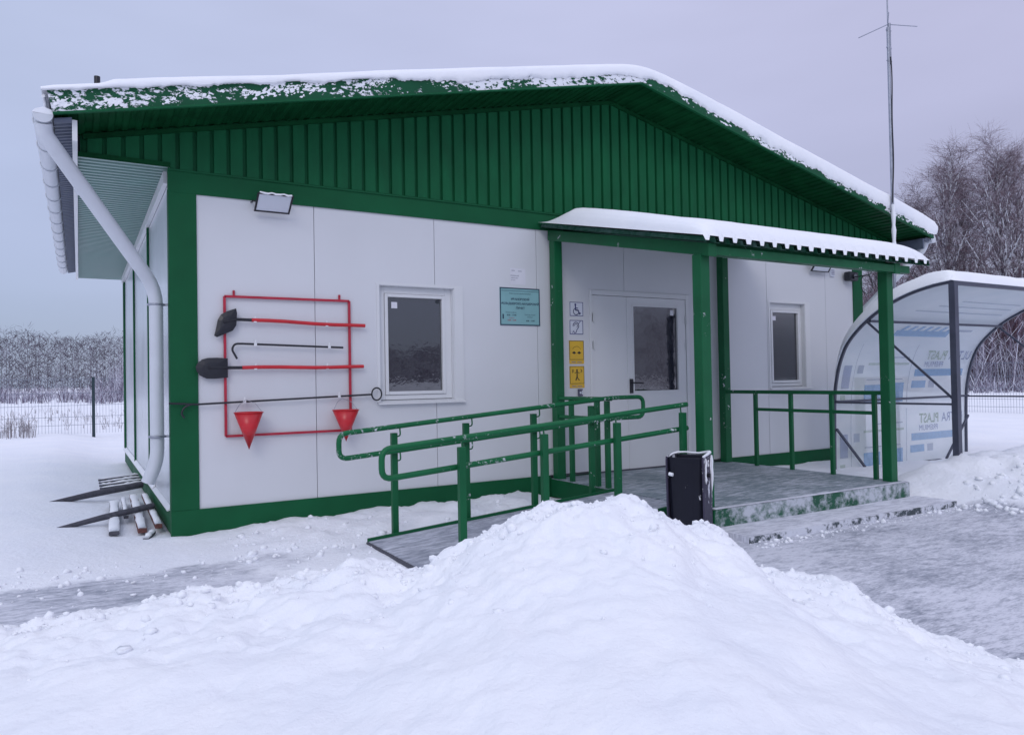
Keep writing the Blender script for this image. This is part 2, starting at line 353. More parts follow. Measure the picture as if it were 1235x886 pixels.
# ------------------------------------------------------------------ shovelled snow heap in the foreground
crest = [(-2.6, -2.2, .10), (-1.7, -2.4, .15), (-0.968, -2.706, 0.202), (-0.733, -2.786, 0.222), (-0.458, -2.890, 0.276), (-0.225, -2.969, 0.306), (-0.028, -3.085, 0.306), (0.182, -3.151, 0.353), (0.364, -3.199, 0.364), (0.500, -3.280, 0.409), (0.673, -3.439, 0.370), (0.746, -3.540, 0.427), (0.862, -3.610, 0.505), (1.027, -3.708, 0.608), (1.192, -3.805, 0.655), (1.323, -3.883, 0.685), (1.455, -3.961, 0.695), (1.60, -4.00, 0.668), (1.70, -4.02, 0.60), (1.821, -4.056, 0.545), (1.95, -4.135, 0.535), (1.985, -4.18, 0.47), (2.03, -4.25, 0.385), (2.10, -4.35, 0.365), (2.19, -4.48, 0.355), (2.24, -4.56, 0.345), (2.262, -4.61, 0.27), (2.33, -4.785, 0.226), (2.442, -4.935, 0.160), (2.582, -5.131, 0.085), (2.9, -5.6, .02), (3.3, -6.2, -.03)]
cr_ = np.array(crest); seg = np.r_[0, np.cumsum(np.hypot(*np.diff(cr_[:, :2], axis=0).T))]
U = np.arange(0, seg[-1], .016); Vv = np.r_[np.arange(-3.6, -.9, .03), np.arange(-.9, 1.3, .016)]
CX, CY, CZ = (np.interp(U, seg, cr_[:, i]) for i in range(3))
k = np.hanning(7); k /= k.sum()
def smo(a): return np.convolve(np.pad(a, 3, mode='edge'), k, 'valid')
CX, CY, CZ = smo(CX), smo(CY), smo(CZ)
fx, fy = math.sin(yaw), math.cos(yaw)
PX = CX[None, :]+Vv[:, None]*fx; PY = CY[None, :]+Vv[:, None]*fy
vv = Vv[:, None]; cz = CZ[None, :]
kw = np.hanning(121); kw /= kw.sum(); cw = np.convolve(np.pad(CZ, 60, mode='edge'), kw, 'valid')[None, :]
zf = .13+.42*np.clip(cw, 0, .7)
front = zf+(cz-zf)*(.45*np.exp(-(np.minimum(vv, 0)/.55)**2)+.55*np.exp(-(np.minimum(vv, 0)/1.7)**2))
backw = (cz+.05)*(1-sstep(0, 1, vv/(.25+1.25*np.clip(cz, .05, 1))))-.05
PZ = np.where(vv < 0, front, backw)
lump = fbm(PX, PY, 3.2, 6, .52)
ridg = np.abs(fbm(PX+5, PY, 5.5, 4, .55))
amp = .45+.55*np.exp(-(vv/.9)**2)
PZ += amp*(.055+.06*sstep(-.1, -.6, vv))*lump+amp*.09*(.10-ridg)-.004
r2 = np.abs(fbm(PX+2, PY+8, 15, 4, .6)); tops = fbm(PX, PY+3, 11, 4, .62)
near = .35+.9*np.exp(-(vv/.45)**2)
blk = np.round(fbm(PX*1.0, PY*1.3+4, 4.5, 3)*9)/9; PZ += near*(.050*tops+.050*(.09-r2))+near*.05*fbm(PX+9, PY, 6, 2)
heap = gridmesh('snow_heap', PX, PY, PZ, 'snow'); kind(heap, 'structure')

# crumbs and clods of shovelled snow on the heap, its foot and the path edges
def clods():
    R = np.random.RandomState(5); V = []; F = []
    ico = [(0, 0, 1), (.894, 0, .447), (.276, .851, .447), (-.724, .526, .447), (-.724, -.526, .447), (.276, -.851, .447), (.724, .526, -.447), (-.276, .851, -.447), (-.894, 0, -.447), (-.276, -.851, -.447), (.724, -.526, -.447), (0, 0, -1)]
    fc = [(0, 1, 2), (0, 2, 3), (0, 3, 4), (0, 4, 5), (0, 5, 1), (1, 6, 2), (2, 7, 3), (3, 8, 4), (4, 9, 5), (5, 10, 1), (2, 6, 7), (3, 7, 8), (4, 8, 9), (5, 9, 10), (1, 10, 6), (6, 11, 7), (7, 11, 8), (8, 11, 9), (9, 11, 10), (10, 11, 6)]
    ico = np.array(ico)
    def put(x, y, z, r):
        a = R.rand()*6.28; c, s_ = math.cos(a), math.sin(a); P = ico*(1+R.randn(12, 1)*.22)*np.array([1, .6+.6*R.rand(), .5+.4*R.rand()])*r
        P = np.stack([P[:, 0]*c-P[:, 1]*s_+x, P[:, 0]*s_+P[:, 1]*c+y, P[:, 2]+z], 1); o = len(V); V.extend(map(tuple, P)); F.extend([(i+o, j+o, k_+o) for i, j, k_ in fc])
    nv, nu = PX.shape
    for _ in range(1500):
        iu = R.randint(0, nu); v = R.randn()*.18 if R.rand() < .85 else -abs(R.randn())*.45
        iv = int(np.argmin(np.abs(Vv-np.clip(v, -2.5, .8)))); r = .006+.020*R.rand()**4
        if PZ[iv, iu] > .01: put(PX[iv, iu], PY[iv, iu], PZ[iv, iu]+r*.1, r)
    for _ in range(900):
        q = R.rand()
        if q < .3: x, y, sp = R.uniform(-2.2, 1.4), -1.15+R.randn()*.22, .024
        elif q < .45: x, y, sp = R.uniform(.2, 3.5), -.75+R.randn()*.25, .03
        elif q < .8: x, y, sp = R.uniform(6.3, 8.6), -2.9-.35*R.rand()+R.randn()*.25, .045
        else: x, y, sp = R.uniform(3.6, 6.6), -2.86+R.randn()*.05, .022
        r = .006+sp*R.rand()**4; put(x, y, gh0(x, y)+r*.2, r)
    me = bpy.data.meshes.new('snow_clods'); me.from_pydata(V, [], F); me.update(); me.polygons.foreach_set('use_smooth', [True]*len(F))
    kind(link('snow_clods', me, 'snow_soft'), 'stuff')
def gh0(x, y): return float(ground_h(np.array([[x]], float), np.array([[y]], float))[0, 0])
clods()

# ------------------------------------------------------------------ building
L, D, ZP, ZW, ZB = 9.136, 7.1, .2205, 2.85, 3.038
RID = L/2; SL = .226
def zs(x): return 4.41-SL*abs(x-RID)        # underside of the front overhang
bld = thing('clinic_building', 'single storey white panel building with green trim, gable and snowy roof', 'building', (0, 0, 0))
def part(name, m, mb, label=None, bevel=0, parent=None):
    o = mb.build(name, m, parent or bld, bevel)
    if label: o['label'] = label
    return o
# core behind the panels so that seams stay dark
core = MB().box(.05, 1.83, .06, .16, .02, 3.0).box(2.56, 4.28, .06, .16, .02, 3.0).box(5.72, 7.22, .06, .16, .02, 3.0).box(7.86, L-.05, .06, .16, .02, 3.0)
core.box(1.83, 2.56, .06, .16, .02, 1.06).box(1.83, 2.56, .06, .16, 2.18, 3.0).box(7.22, 7.86, .06, .16, .02, 1.08).box(7.22, 7.86, .06, .16, 2.2, 3.0).box(4.28, 5.72, .06, .16, 2.2, 3.0)
core.box(.04, .14, .06, D-.05, .1, 3.0).box(L-.12, L-.02, .06, D-.05, .1, 3.0).box(.05, L-.05, D-.1, D, .1, 3.0)
part('inner_wall', 'seam', core)
openings = [(1.80, 2.585, 1.067, 2.172), (7.19, 7.885, 1.088, 2.208), (4.258, 5.745, .0, 2.24)]
def panel_rects(a, b, z0, z1):
    rs = [(a, b, z0, z1)]
    for (p, q, r, s) in openings:
        n = []
        for (x0, x1, u0, u1) in rs:
            if q <= x0 or p >= x1 or s <= u0 or r >= u1: n.append((x0, x1, u0, u1)); continue
            xa, xb = max(x0, p), min(x1, q)
            if x0 < p: n.append((x0, p, u0, u1))
            if q < x1: n.append((q, x1, u0, u1))
            if u0 < r: n.append((xa, xb, u0, r))
            if s < u1: n.append((xa, xb, s, u1))
        rs = n
    return rs
seams = [.19]+[1.19*i for i in range(1, 8)]+[L-.16]
for a, b in zip(seams[:-1], seams[1:]):
    mb = MB(); g = .0028
    for r in panel_rects(a+g, b-g, ZP, ZW): mb.box(r[0], r[1], 0, .06, r[2], r[3])
    part('wall_panel', 'white', mb)
# green trims
part('corner_trim', 'green', MB().box(-.012, .20, -.014, 0, ZP+.001, ZW+.04).box(-.014, -.002, -.001, .11, ZP+.001, ZW+.04))
part('corner_trim', 'green', MB().box(L-.20, L+.012, -.014, 0, ZP+.001, ZW+.04).box(L+.002, L+.014, -.001, .11, ZP, ZW+.04))
part('plinth_band', 'green', MB().box(-.016, 3.69, -.018, .05, -.06, ZP))
part('plinth_band', 'green', MB().box(6.31, L+.016, -.018, .05, -.06, ZP))
part('plinth_band', 'green', MB().box(3.69, 6.31, -.010, .05, -.06, .19))
part('top_band', 'green', MB().box(-.016, L+.016, -.017, .05, ZW, ZB))
part('band_lip', 'green', MB().box(-.018, L+.018, -.030, -.018, ZB-.012, ZB+.004))
# gable cladding: trapezoid ribs, every rib real
def ribbed(x0, x1, period, top, depth):
    pts = []; x = x0
    while x < x1:
        for dx, d in ((0, 0), (.026, 0), (.030, depth), (period-.004, depth), (period-.001, 0)):
            if x+dx < x1: pts.append((x+dx, d))
        x += period
    pts.append((x1, 0)); return pts
cl = MB(); prof = ribbed(-.62, L+.62, .133, None, .030)
V = []; F = []
for (x, d) in prof:
    V += [(x, -.004-d, ZB+.004 if 0 <= x <= L else ZB+.012), (x, -.004-d, zs(x)+.01)]
for i in range(len(prof)-1): F.append((2*i, 2*i+2, 2*i+3, 2*i+1))
cl.add(V, F); cl_o = part('gable_cladding', 'green_clad', cl)
sk = MB().prism([(-.64, ZB+.02), (L+.64, ZB+.02), (L+.64, zs(L+.64)), (RID, zs(RID)), (-.64, zs(-.64))], .01, .05); part('gable_backing', 'green_clad', sk)
# front overhang soffit, ribs run out from the wall
YF = -.60
sf = MB(); V = []; F = []
xs = []; x = -.80
while x < L+.80: xs += [(x, 0), (x+.04, 0), (x+.05, .014), (x+.085, .014)]; x += .10
prevs = None
xs.append((RID, 0)); xs.sort()
for (x, d) in xs: V += [(x, YF+.02, zs(x)-d*.9), (x, .0, zs(x)-d*.9)]
for i in range(len(xs)-1): F.append((2*i, 2*i+1, 2*i+3, 2*i+2))
sf.add(V, F); part('front_soffit', 'soffit_green', sf)
# edge strips where the soffit meets the wall
for s in (-1, 1):
    xe = RID+s*(RID+.62)
    part('soffit_trim', 'soffit_green', MB().bar((RID, -.045, zs(RID)-.035), (xe, -.045, zs(xe)-.035), .04, .035))
# fascia boards
for s, x1 in ((-1, -.84), (1, L+.84)):
    xb = x1+(.035 if s < 0 else -.035)
    zb = zs(x1); poly = [(RID, zs(RID)-.005), (RID, zs(RID)+.15), (x1, zb+.145), (xb, zb-.005)]
    if s > 0: poly = poly[::-1]
    fo = part('fascia_board', 'green_fascia', MB().prism(poly, YF-.012, YF+.012))
    part('fascia_lip', 'green', MB().bar((RID, YF-.004, zs(RID)-.012), (xb, YF-.004, zb-.012), .034, .014))
# roof slabs
for s in (-1, 1):
    x1 = RID+s*(RID+.83); mb = MB()
    mb.prism([(RID, zs(RID)+.09), (RID, zs(RID)+.14), (x1, zs(x1)+.135), (x1, zs(x1)+.085)], YF+.013, D+.45)
    part('roof_sheet', 'roof_under', mb)
# side eaves: horizontal soffit with grooves across, edge board, corrugated sheet edge, gutter
ZE = 3.05
for s in (-1, 1):
    X0 = 0 if s < 0 else L
    def sx(d): return X0+s*d
    mb = MB(); V = []; F = []; y = -.02; rows = []
    while y < D+.35: rows += [(y, 0), (y+.042, 0), (y+.046, .055), (y+.088, .055)]; y += .095
    for (yy, d) in rows: V += [(sx(.0), yy, ZE+d), (sx(.655), yy, ZE+d)]
    F = [(2*i, 2*i+1, 2*i+3, 2*i+2) for i in range(len(rows)-1)]
    mb.add(V, F); part('eave_soffit', 'soffit_side', mb)
    part('soffit_end', 'soffit_green', MB().box(min(sx(-.0), sx(.655)), max(sx(0), sx(.655)), -.045, -.040, ZE-.004, ZE+.035))
    part('wall_top_trim', 'white_trim', MB().box(*sorted((sx(.003), sx(.04))), 0.12, D, ZE-.10, ZE-.002))
    part('eave_board', 'white_trim' if s < 0 else 'roof_under', MB().box(*sorted((sx(.657), sx(.69))), YF+.06, D+.35, ZE-.03, ZE+.12))
    mb = MB(); V = []; rows = []; y = YF+.02
    while y < D+.4: rows += [(y, 0), (y+.03, 0), (y+.04, .02), (y+.07, .02)]; y += .08
    for (yy, d) in rows: V += [(sx(.69), yy, ZE+.125-d), (sx(.80), yy, ZE+.10-d)]
    mb.add(V, [(2*i, 2*i+1, 2*i+3, 2*i+2) for i in range(len(rows)-1)]); part('sheet_edge', 'roof_under', mb)
    # gutter
    gxc, gz, gr = sx(.865), ZE+.125, .062
    arc = [(gxc+gr*math.cos(a), gz+gr*math.sin(a)) for a in np.linspace(PI, 2*PI, 13)]
    arc2 = [(gxc+(gr-.004)*math.cos(a), gz+(gr-.004)*math.sin(a)) for a in np.linspace(2*PI, PI, 13)]
    mb = MB().prism(arc+arc2, YF+.03, D+.4)
    mb.prism([(gxc+gr*math.cos(a), gz+gr*math.sin(a)) for a in np.linspace(PI, 2*PI, 13)], YF+.024, YF+.03)
    gu = part('gutter', 'white_pipe', mb)
    sn = MB().prism([(gxc-gr-.004, gz+.005), (gxc-gr+.015, gz+.03), (gxc, gz+.05), (gxc+gr-.01, gz+.035), (gxc+gr, gz)], YF+.03, D+.38); sn.build('gutter_snow', 'snow_soft', gu)
    for i in range(13):
        yy = YF+.18+i*.6
        mb = MB().tube([(gxc+(gr+.006)*math.cos(a), yy, gz+(gr+.006)*math.sin(a)) for a in np.linspace(PI*.85, 2.1*PI, 10)], .006, 5)
        mb.build('gutter_bracket', 'white_pipe', gu)
# downpipes
def downpipe(pts, parent=bld):
    o = MB().tube(pts, .055, 16).build('downpipe', 'white_pipe', parent); return o
def smoothpath(pts, r=.12, n=5):
    out = [Vector(pts[0])]
    for i in range(1, len(pts)-1):
        p, a, b = Vector(pts[i]), Vector(pts[i-1]), Vector(pts[i+1])
        u = (a-p); v = (b-p); k = min(r, u.length*.45, v.length*.45); u.normalize(); v.normalize()
        for t in np.linspace(0, 1, n): out.append((p+u*k)*(1-t)**2+p*2*t*(1-t)+(p+v*k)*t*t)
    out.append(Vector(pts[-1])); return out
dp = downpipe(smoothpath([(-.864, -.53, 3.125), (-.862, -.49, 3.06), (-.10, .15, 2.06), (-.10, .17, .64), (-.17, .20, .45)], .15))
for z in (1.93, .83):
    MB().tube([(-.10+.06*math.cos(a), .16+.06*math.sin(a), z) for a in np.linspace(0, 2*PI, 17)], .010, 6, False).bar((-.05, .155, z), (0, .13, z), .012, .02).build('pipe_clamp', 'steel', dp)
MB().tube([Vector((-.858, -.47, 3.05))+Vector((.758, .62, -.99))*t for t in (.30, .325)], .060, 16).build('pipe_collar', 'white_pipe', dp)
dp2 = downpipe(smoothpath([(L+.86, -.45, 3.15), (L+.86, -.42, 3.05), (L+.10, .15, 2.06), (L+.10, .17, .5)], .15))
# left wall: glossy panels with green flashings
yl = [.11, 2.14, 4.52, 6.90, D]
for a, b in zip(yl[:-1], yl[1:]):
    n = max(1, round((b-a)/1.19)); w = (b-a)/n
    for i in range(n): part('wall_panel', 'white_side', MB().box(.0, .04, a+i*w+.002, a+(i+1)*w-.002, ZP, ZE-.1))
    for i in range(n): part('wall_panel', 'white_side', MB().box(L-.04, L, a+i*w+.002, a+(i+1)*w-.002, ZP, ZE-.1))
for y in yl[1:]: part('wall_flashing', 'green', MB().box(-.022, -.001, y-.03, y+.03, ZP+.002, ZE-.10), bevel=.003)
part('plinth_band', 'green', MB().box(-.012, .04, .052, D, .02, ZP-.001))
part('plinth_drip', 'white_trim', MB().prism([(-.001, ZP+.02), (-.035, ZP-.004), (-.035, ZP-.012), (-.001, ZP-.002)], .11, D))
part('plinth_snow', 'snow_soft', MB().prism([(-.004, ZP+.045), (-.030, ZP+.014), (-.036, ZP-.002), (-.004, ZP+.022)], 1.6, D))
part('back_wall', 'white', MB().box(0, L, D+.001, D+.03, ZP, 3.3))

# ---- roof snow (front lip sags over the fascia)
def roof_snow():
    xs = np.arange(-.875, L+.875, .014); n = len(xs)
    th = np.interp(xs, [-.88, -.8, -.52, -.42, 1.2, 3, RID-.1, RID+.2, RID+.8, 7, L+.5, L+.82, L+.875], [.008, .02, .022, .055, .055, .065, .07, .08, .10, .10, .11, .09, .02])
    th = th+.014*fbm(xs, xs*0, 1.2, 5)*2
    zt = 4.41+.142-SL*np.sqrt((xs-RID)**2+.05)+.02
    hang = np.interp(xs, [-.9, .9, 1.1, 1.5, 1.9, 2.2, RID, RID+.4, RID+.8, 7, L+.2, L+.6, L+.9], [.0, .004, .02, .0, .03, .05, .05, .03, .055, .085, .10, .12, .10])
    hang = np.clip(hang+np.interp(xs, [0, RID, RID+1], [.08, .09, .14])*fbm(xs, xs*0+4, 7, 6, .8), 0, .148)
    rows = []
    # cross-section from hanging lip up and over, then back over the roof
    f = [(-.016, -1), (-.034, -.75), (-.042, -.2), (-.040, .35), (-.028, .7), (.01, .93), (.06, 1.0)]
    for dy, k in f:
        z = np.where(k < 0, zt-.02+k*hang, zt-.02+k*(th+.02)); rows.append((YF+dy+.012*fbm(xs, xs*0+k, 3, 3), z))
    for yy in np.linspace(YF+.2, D+.5, 24):
        rows.append((np.full(n, yy), zt+th+.05*fbm(xs, xs*0+yy, .8, 4)*min(1, (yy-YF)/1.2)))
    rows.append((np.full(n, D+.52), zt-.1))
    X = np.tile(xs, (len(rows), 1)); Yy = np.array([r[0] for r in rows]); Zz = np.array([r[1] for r in rows])
    return gridmesh('roof_snow', X, Yy, Zz, 'snow_soft', bld)
roof_snow()
for s in (-1, 1):   # snow edge along the eaves
    mb = MB(); x = RID+s*(RID+.86); z = zs(x)+.14
    mb.tube([(x+.012*random.uniform(-1, 1), y, z+.008*random.uniform(-1, 1)) for y in np.arange(YF+.08, D+.4, .12)], .012, 8)
    part('eave_snow', 'snow_soft', mb)
part('roof_vent', 'black', MB().tube([(-.525, -.30, 3.35), (-.525, -.30, 3.60)], .022, 10))

# clumps of frost clinging to the fascia, with real thickness
def clinging():
    V = []; F = []; R = np.random.RandomState(9)
    for _ in range(4200):
        x = R.uniform(-.80, L+.80); k = R.rand()
        if x < RID:
            c = np.interp(x, [-.8, -.5, .2, 1.0, 1.5, 2.2, 3.2, RID], [.5, .3, .35, .6, .75, .8, .8, .85]); sp = np.interp(x, [-.8, .2, 1.2, 2, RID], [.28, .13, .2, .16, .12])
        else: c = np.interp(x, [RID, RID+.6, RID+1.2, L+.8], [.85, .7, .35, .3]); sp = .2
        h = c+R.randn()*sp
        if h < .04 or h > .98: continue
        n0 = float(fbm(np.array([x*1.0]), np.array([h*.5]), 5.5, 4, .65)[0])
        if n0 < .02: continue
        z = zs(x)+.15*h; r = .0025+.008*R.rand()**1.6; a = R.rand()*3.14; o = len(V); st = 1.2+1.5*R.rand(); an = .5 if x < RID else -.3
        m = 7
        for i in range(m):
            t = 2*PI*i/m; u = math.cos(t)*r*st*(1+.3*R.randn()); w = math.sin(t)*r*(1+.3*R.randn())
            V.append((x+u*math.cos(an)-w*math.sin(an), YF-.0125, z+u*math.sin(an)+w*math.cos(an)))
        V.append((x, YF-.0125-r*.7, z)); F += [(o+i, o+m, o+(i+1) % m) for i in range(m)]
    me = bpy.data.meshes.new('clinging_snow'); me.from_pydata(V, [], F); me.update(); me.polygons.foreach_set('use_smooth', [True]*len(F))
    kind(link('clinging_snow', me, 'snow_soft', bld), 'stuff')
clinging()
# ---- windows
def window(x0, x1, z0, z1, gx0, gx1, gz0, gz1, sticker):
    w = MB(); t = .028    # surround casing, slightly proud
    w.box(x0-t, x0, -.008, .0, z0-t, z1+t).box(x1, x1+t+.07, -.008, .0, z0-t, z1+t).box(x0, x1, -.008, 0, z1, z1+t)
    wo = w.build('window', 'white_trim', bld)
    MB().box(x0, x0+.006, 0.0, .10, z0, z1).box(x1-.006, x1, 0.0, .10, z0, z1).box(x0, x1, 0.0, .10, z1-.006, z1).build('reveal', 'white_trim', wo)
    s = MB().prism([(-.045, z0-.018), (.09, z0+.012), (.09, z0+.002), (-.045, z0-.030)], x0-t, x1+t+.07, 'x'); s.build('sill', 'white_trim', wo)
    yf = .055
    fr = MB().box(x0+.006, gx0-.035, yf, .10, z0+.012, z1-.006).box(gx1+.035, x1-.006, yf, .10, z0+.012, z1-.006).box(gx0-.035, gx1+.035, yf, .10, gz1+.035, z1-.006).box(gx0-.035, gx1+.035, yf, .10, z0+.012, gz0-.035)
    fr.build('frame', 'white_trim', wo, .004)
    sa = MB().box(gx0-.032, gx0, yf-.012, .10, gz0-.032, gz1+.032).box(gx1, gx1+.032, yf-.012, .10, gz0-.032, gz1+.032).box(gx0, gx1, yf-.012, .10, gz1, gz1+.032).box(gx0, gx1, yf-.012, .10, gz0-.032, gz0)
    sa.build('sash', 'white_trim', wo, .004)
    MB().box(gx0, gx1, .075, .085, gz0, gz1).build('pane', 'glass', wo)
    MB().box(*sticker, .0715, .0745, *sticker_z(gz1)).build('pane_sticker', 'paper', wo)
    return wo
def sticker_z(z): return (z-.105, z-.045)
window(1.80, 2.585, 1.067, 2.172, 1.905, 2.475, 1.158, 2.067, (1.95, 2.01))
window(7.19, 7.885, 1.088, 2.208, 7.30, 7.85-.05, 1.177, 2.083, (7.33, 7.39))
# ---- door: a narrow fixed leaf and a wide leaf with a tall pane
door = MB().box(4.258, 4.30, -.012, .05, .195, 2.24).box(5.70, 5.745, -.012, .05, .195, 2.24).box(4.30, 5.70, -.012, .05, 2.185, 2.24).build('door', 'white_trim', bld, .004)
MB().box(4.304, 4.790, .0, .045, .205, 2.18).build('narrow_leaf', 'white_trim', door, .003)
gxa, gxb, gza, gzb = 4.885, 5.565, 1.095, 2.075
wl = MB().box(4.796, gxa, .0, .045, .205, 2.18).box(gxb, 5.695, .0, .045, .205, 2.18).box(gxa, gxb, .0, .045, .205, gza).box(gxa, gxb, .0, .045, gzb, 2.18).build('wide_leaf', 'white_trim', door)
MB().box(4.785, 4.80, -.008, .0, .21, 2.175).build('leaf_cover_strip', 'white_trim', door)
MB().box(gxa, gxb, .018, .028, gza, gzb).build('pane', 'glass', door)
MB().box(gxa-.018, gxa, -.006, .0, gza-.018, gzb+.018).box(gxb, gxb+.018, -.006, 0, gza-.018, gzb+.018).box(gxa, gxb, -.006, 0, gza-.018, gza).box(gxa, gxb, -.006, 0, gzb, gzb+.018).build('glazing_bead', 'white_trim', door)
MB().box(5.47, 5.52, .0145, .0175, 1.985, 2.05).build('pane_sticker', 'paper', door)
MB().box(4.815, 4.853, -.018, -.001, 1.07, 1.235).tube([(4.835, -.018, 1.19), (4.835, -.055, 1.19), (4.86, -.06, 1.19), (4.965, -.06, 1.186)], .0085, 8).build('door_handle', 'black', door)
for xh in (4.302, 5.698):
    for z in (.5, 1.62, 1.93): MB().tube([(xh, -.018, z-.05), (xh, -.018, z+.05)], .008, 8).box(xh-.014, xh+.014, -.012, 0, z-.045, z+.045).build('hinge', 'white_trim', door)
part('door_sill', 'wood_dark', MB().box(4.25, 5.75, -.02, .05, .188, .204))

# ------------------------------------------------------------------ porch platform, step, ramp
plat = thing('porch_platform', 'green edged porch platform covered with trampled snow before the door', 'platform', (3.7, -2.35, 0))
PXa, PXb, PYf = 3.70, 6.30, -2.37
MB().prism([(PXa, PYf), (PXb, PYf-.0), (PXb, -.022), (PXa, -.022)], .155, .19, 'z').build('deck', 'deck', plat)
def fascia_box(mb): return mb
MB().box(PXa, PXb, PYf-.014, PYf-.001, .0, .186).build('front_riser', 'green_step', plat)
MB().box(PXa-.014, PXa-.001, PYf-.014, -2.08, .0, .184).build('side_board', 'green', plat)
MB().box(PXa-.014, PXa-.001, -1.12, -.03, .0, .184).build('side_board', 'green', plat)
MB().box(PXb+.001, PXb+.014, PYf-.014, -.03, .0, .184).build('side_board', 'green_step', plat)
MB().box(PXa, PXb, PYf-.018, PYf+.03, .1905, .194).build('edge_strip', 'step2', plat)
step = thing('entrance_step', 'low broad step under snow in front of the porch platform', 'step', (4.9, -2.6, 0))
MB().box(3.66, 6.42, -2.76, PYf-.016, -.02, .045).build('tread', 'step2', step)
MB().box(3.66, 6.42, -2.775, -2.761, -.02, .042).build('riser', 'step_riser', step)
ramp_ = thing('access_ramp', 'sloping wheelchair ramp with grey snow-streaked deck rising to the porch', 'ramp', (1.3, -1.6, 0))
RY0, RY1 = -2.06, -1.13
def rz(x): return .018+(.186-.018)*(x-1.27)/(3.69-1.27)
MB().prism([(1.27, rz(1.27)-.03), (3.685, rz(3.69)-.03), (3.685, rz(3.69)), (1.27, rz(1.27))], RY0, RY1).build('deck', 'ramp', ramp_)
for (ya, yb, xa) in ((RY1+.001, RY1+.035, 1.27), (RY0-.035, RY0-.001, 1.75)):
    MB().prism([(xa, -.02), (3.685, rz(3.69)-.14), (3.685, rz(3.69)+.022), (xa, rz(xa)+.018)], ya, yb).build('kerb_board', 'green', ramp_)
MB().box(1.25, 1.268, RY0, RY1, -.01, .014).build('ramp_lip', 'wood_dark', ramp_)

# ------------------------------------------------------------------ handrails
def rail_h(x): return .845+.0775*(min(x, 3.7)-1.05)
def roundpath(pts, r=.07): return smoothpath(pts, r, 6)
def handrail(y, x0, x1, posts, off, label, closed, zlift=0):
    t = thing('handrail', label, 'handrail', (posts[0], y, 0), 'green ramp handrails')
    def H(x): return rail_h(x)+off
    yr = y-.0
    top = [(x, yr, H(x)) for x in ([x0+.001]+[3.7]+[x1])] if x1 > 3.72 else [(x0, yr, H(x0)), (x1, yr, H(x1))]
    low = [(p[0], p[1], p[2]-.195) for p in top]
    if closed: path = [top[len(top)//2 if len(top) > 2 else 0]]
    pts = []
    mid = ((x0+x1)/2, yr, H((x0+x1)/2))
    if closed:
        pts = [top[-1]]+[low[-1]]+low[:-1][::-1]+top[:-1]+[(x1-.15, yr, H(x1-.15))]
        pts = [(x1-.16, yr, H(x1)), (x1, yr, H(x1)), (x1, yr, H(x1)-.195), (3.7, yr, H(3.7)-.195), (x0, yr, H(x0)-.195), (x0, yr, H(x0)), (3.7, yr, H(3.7)), (x1-.15, yr, H(x1))]
    else:
        pts = [(x1, yr, H(x1)-.195), (3.7, yr, H(3.7)-.195), (x0, yr, H(x0)-.195), (x0, yr, H(x0)), (3.7, yr, H(3.7)), (x1, yr, H(x1))]
        if x1 <= 3.72: pts = [pts[0], pts[2], pts[3], pts[5]]
    MB().tube(roundpath(pts), .0205, 10).build('rail', 'green_rail', t)
    sgn = -1 if y > -1.6 else 1
    for px_ in posts:
        yb = y+(-sgn)*.055
        zb = rz(px_)-.03 if px_ < 3.69 else .18
        MB().box(px_-.025, px_+.025, yb-.022, yb+.022, min(zb, .0), H(px_)-.055).build('post', 'green_post', t, .004)
        for dz in (0, -.195):
            z = H(px_)+dz
            MB().tube(smoothpath([(px_+.03, y, z-.015), (px_+.035, y, z-.075), (px_+.03, yb, z-.085)], .025, 4), .006, 6).build('bracket', 'green_rail', t)
    return t
handrail(-1.08, 1.06, 4.09, [1.53, 2.18, 2.86, 3.50], .012, 'handrail on the wall side of the ramp with rounded looped ends', True)
handrail(-2.09, 1.03, 3.70, [1.58, 2.25, 2.92, 3.60], -.03, 'handrail nearest the viewer on the outer side of the ramp, ending at the porch post', False)
lt = thing('handrail', 'short level handrail along the left edge of the porch between post and ramp', 'handrail', (3.73, -.6, 0))
MB().tube([(3.74, -.15, 1.045), (3.74, -1.03, 1.05)], .0205, 10).build('rail', 'green_rail', lt)
MB().tube([(3.74, -.15, .85), (3.74, -1.03, .855)], .0205, 10).build('rail', 'green_rail', lt)
for y in (-.36, -.80, -.96): MB().box(3.718, 3.762, y-.022, y+.022, .18, 1.028).build('post', 'green_post', lt, .003)
sr = thing('porch_railing', 'low green railing on the far right side of the porch platform', 'railing', (6.22, -1.2, .19))
MB().box(6.20, 6.24, -2.2, -.15, 1.035, 1.075).build('top_rail', 'green_post', sr, .003)
MB().box(6.203, 6.237, -2.08, -.61, .835, .87).build('middle_rail', 'green_post', sr, .003)
for y in (-.59, -1.09, -1.61, -2.10): MB().box(6.20, 6.24, y-.02, y+.02, .19, 1.035).build('post', 'green_post', sr, .003)

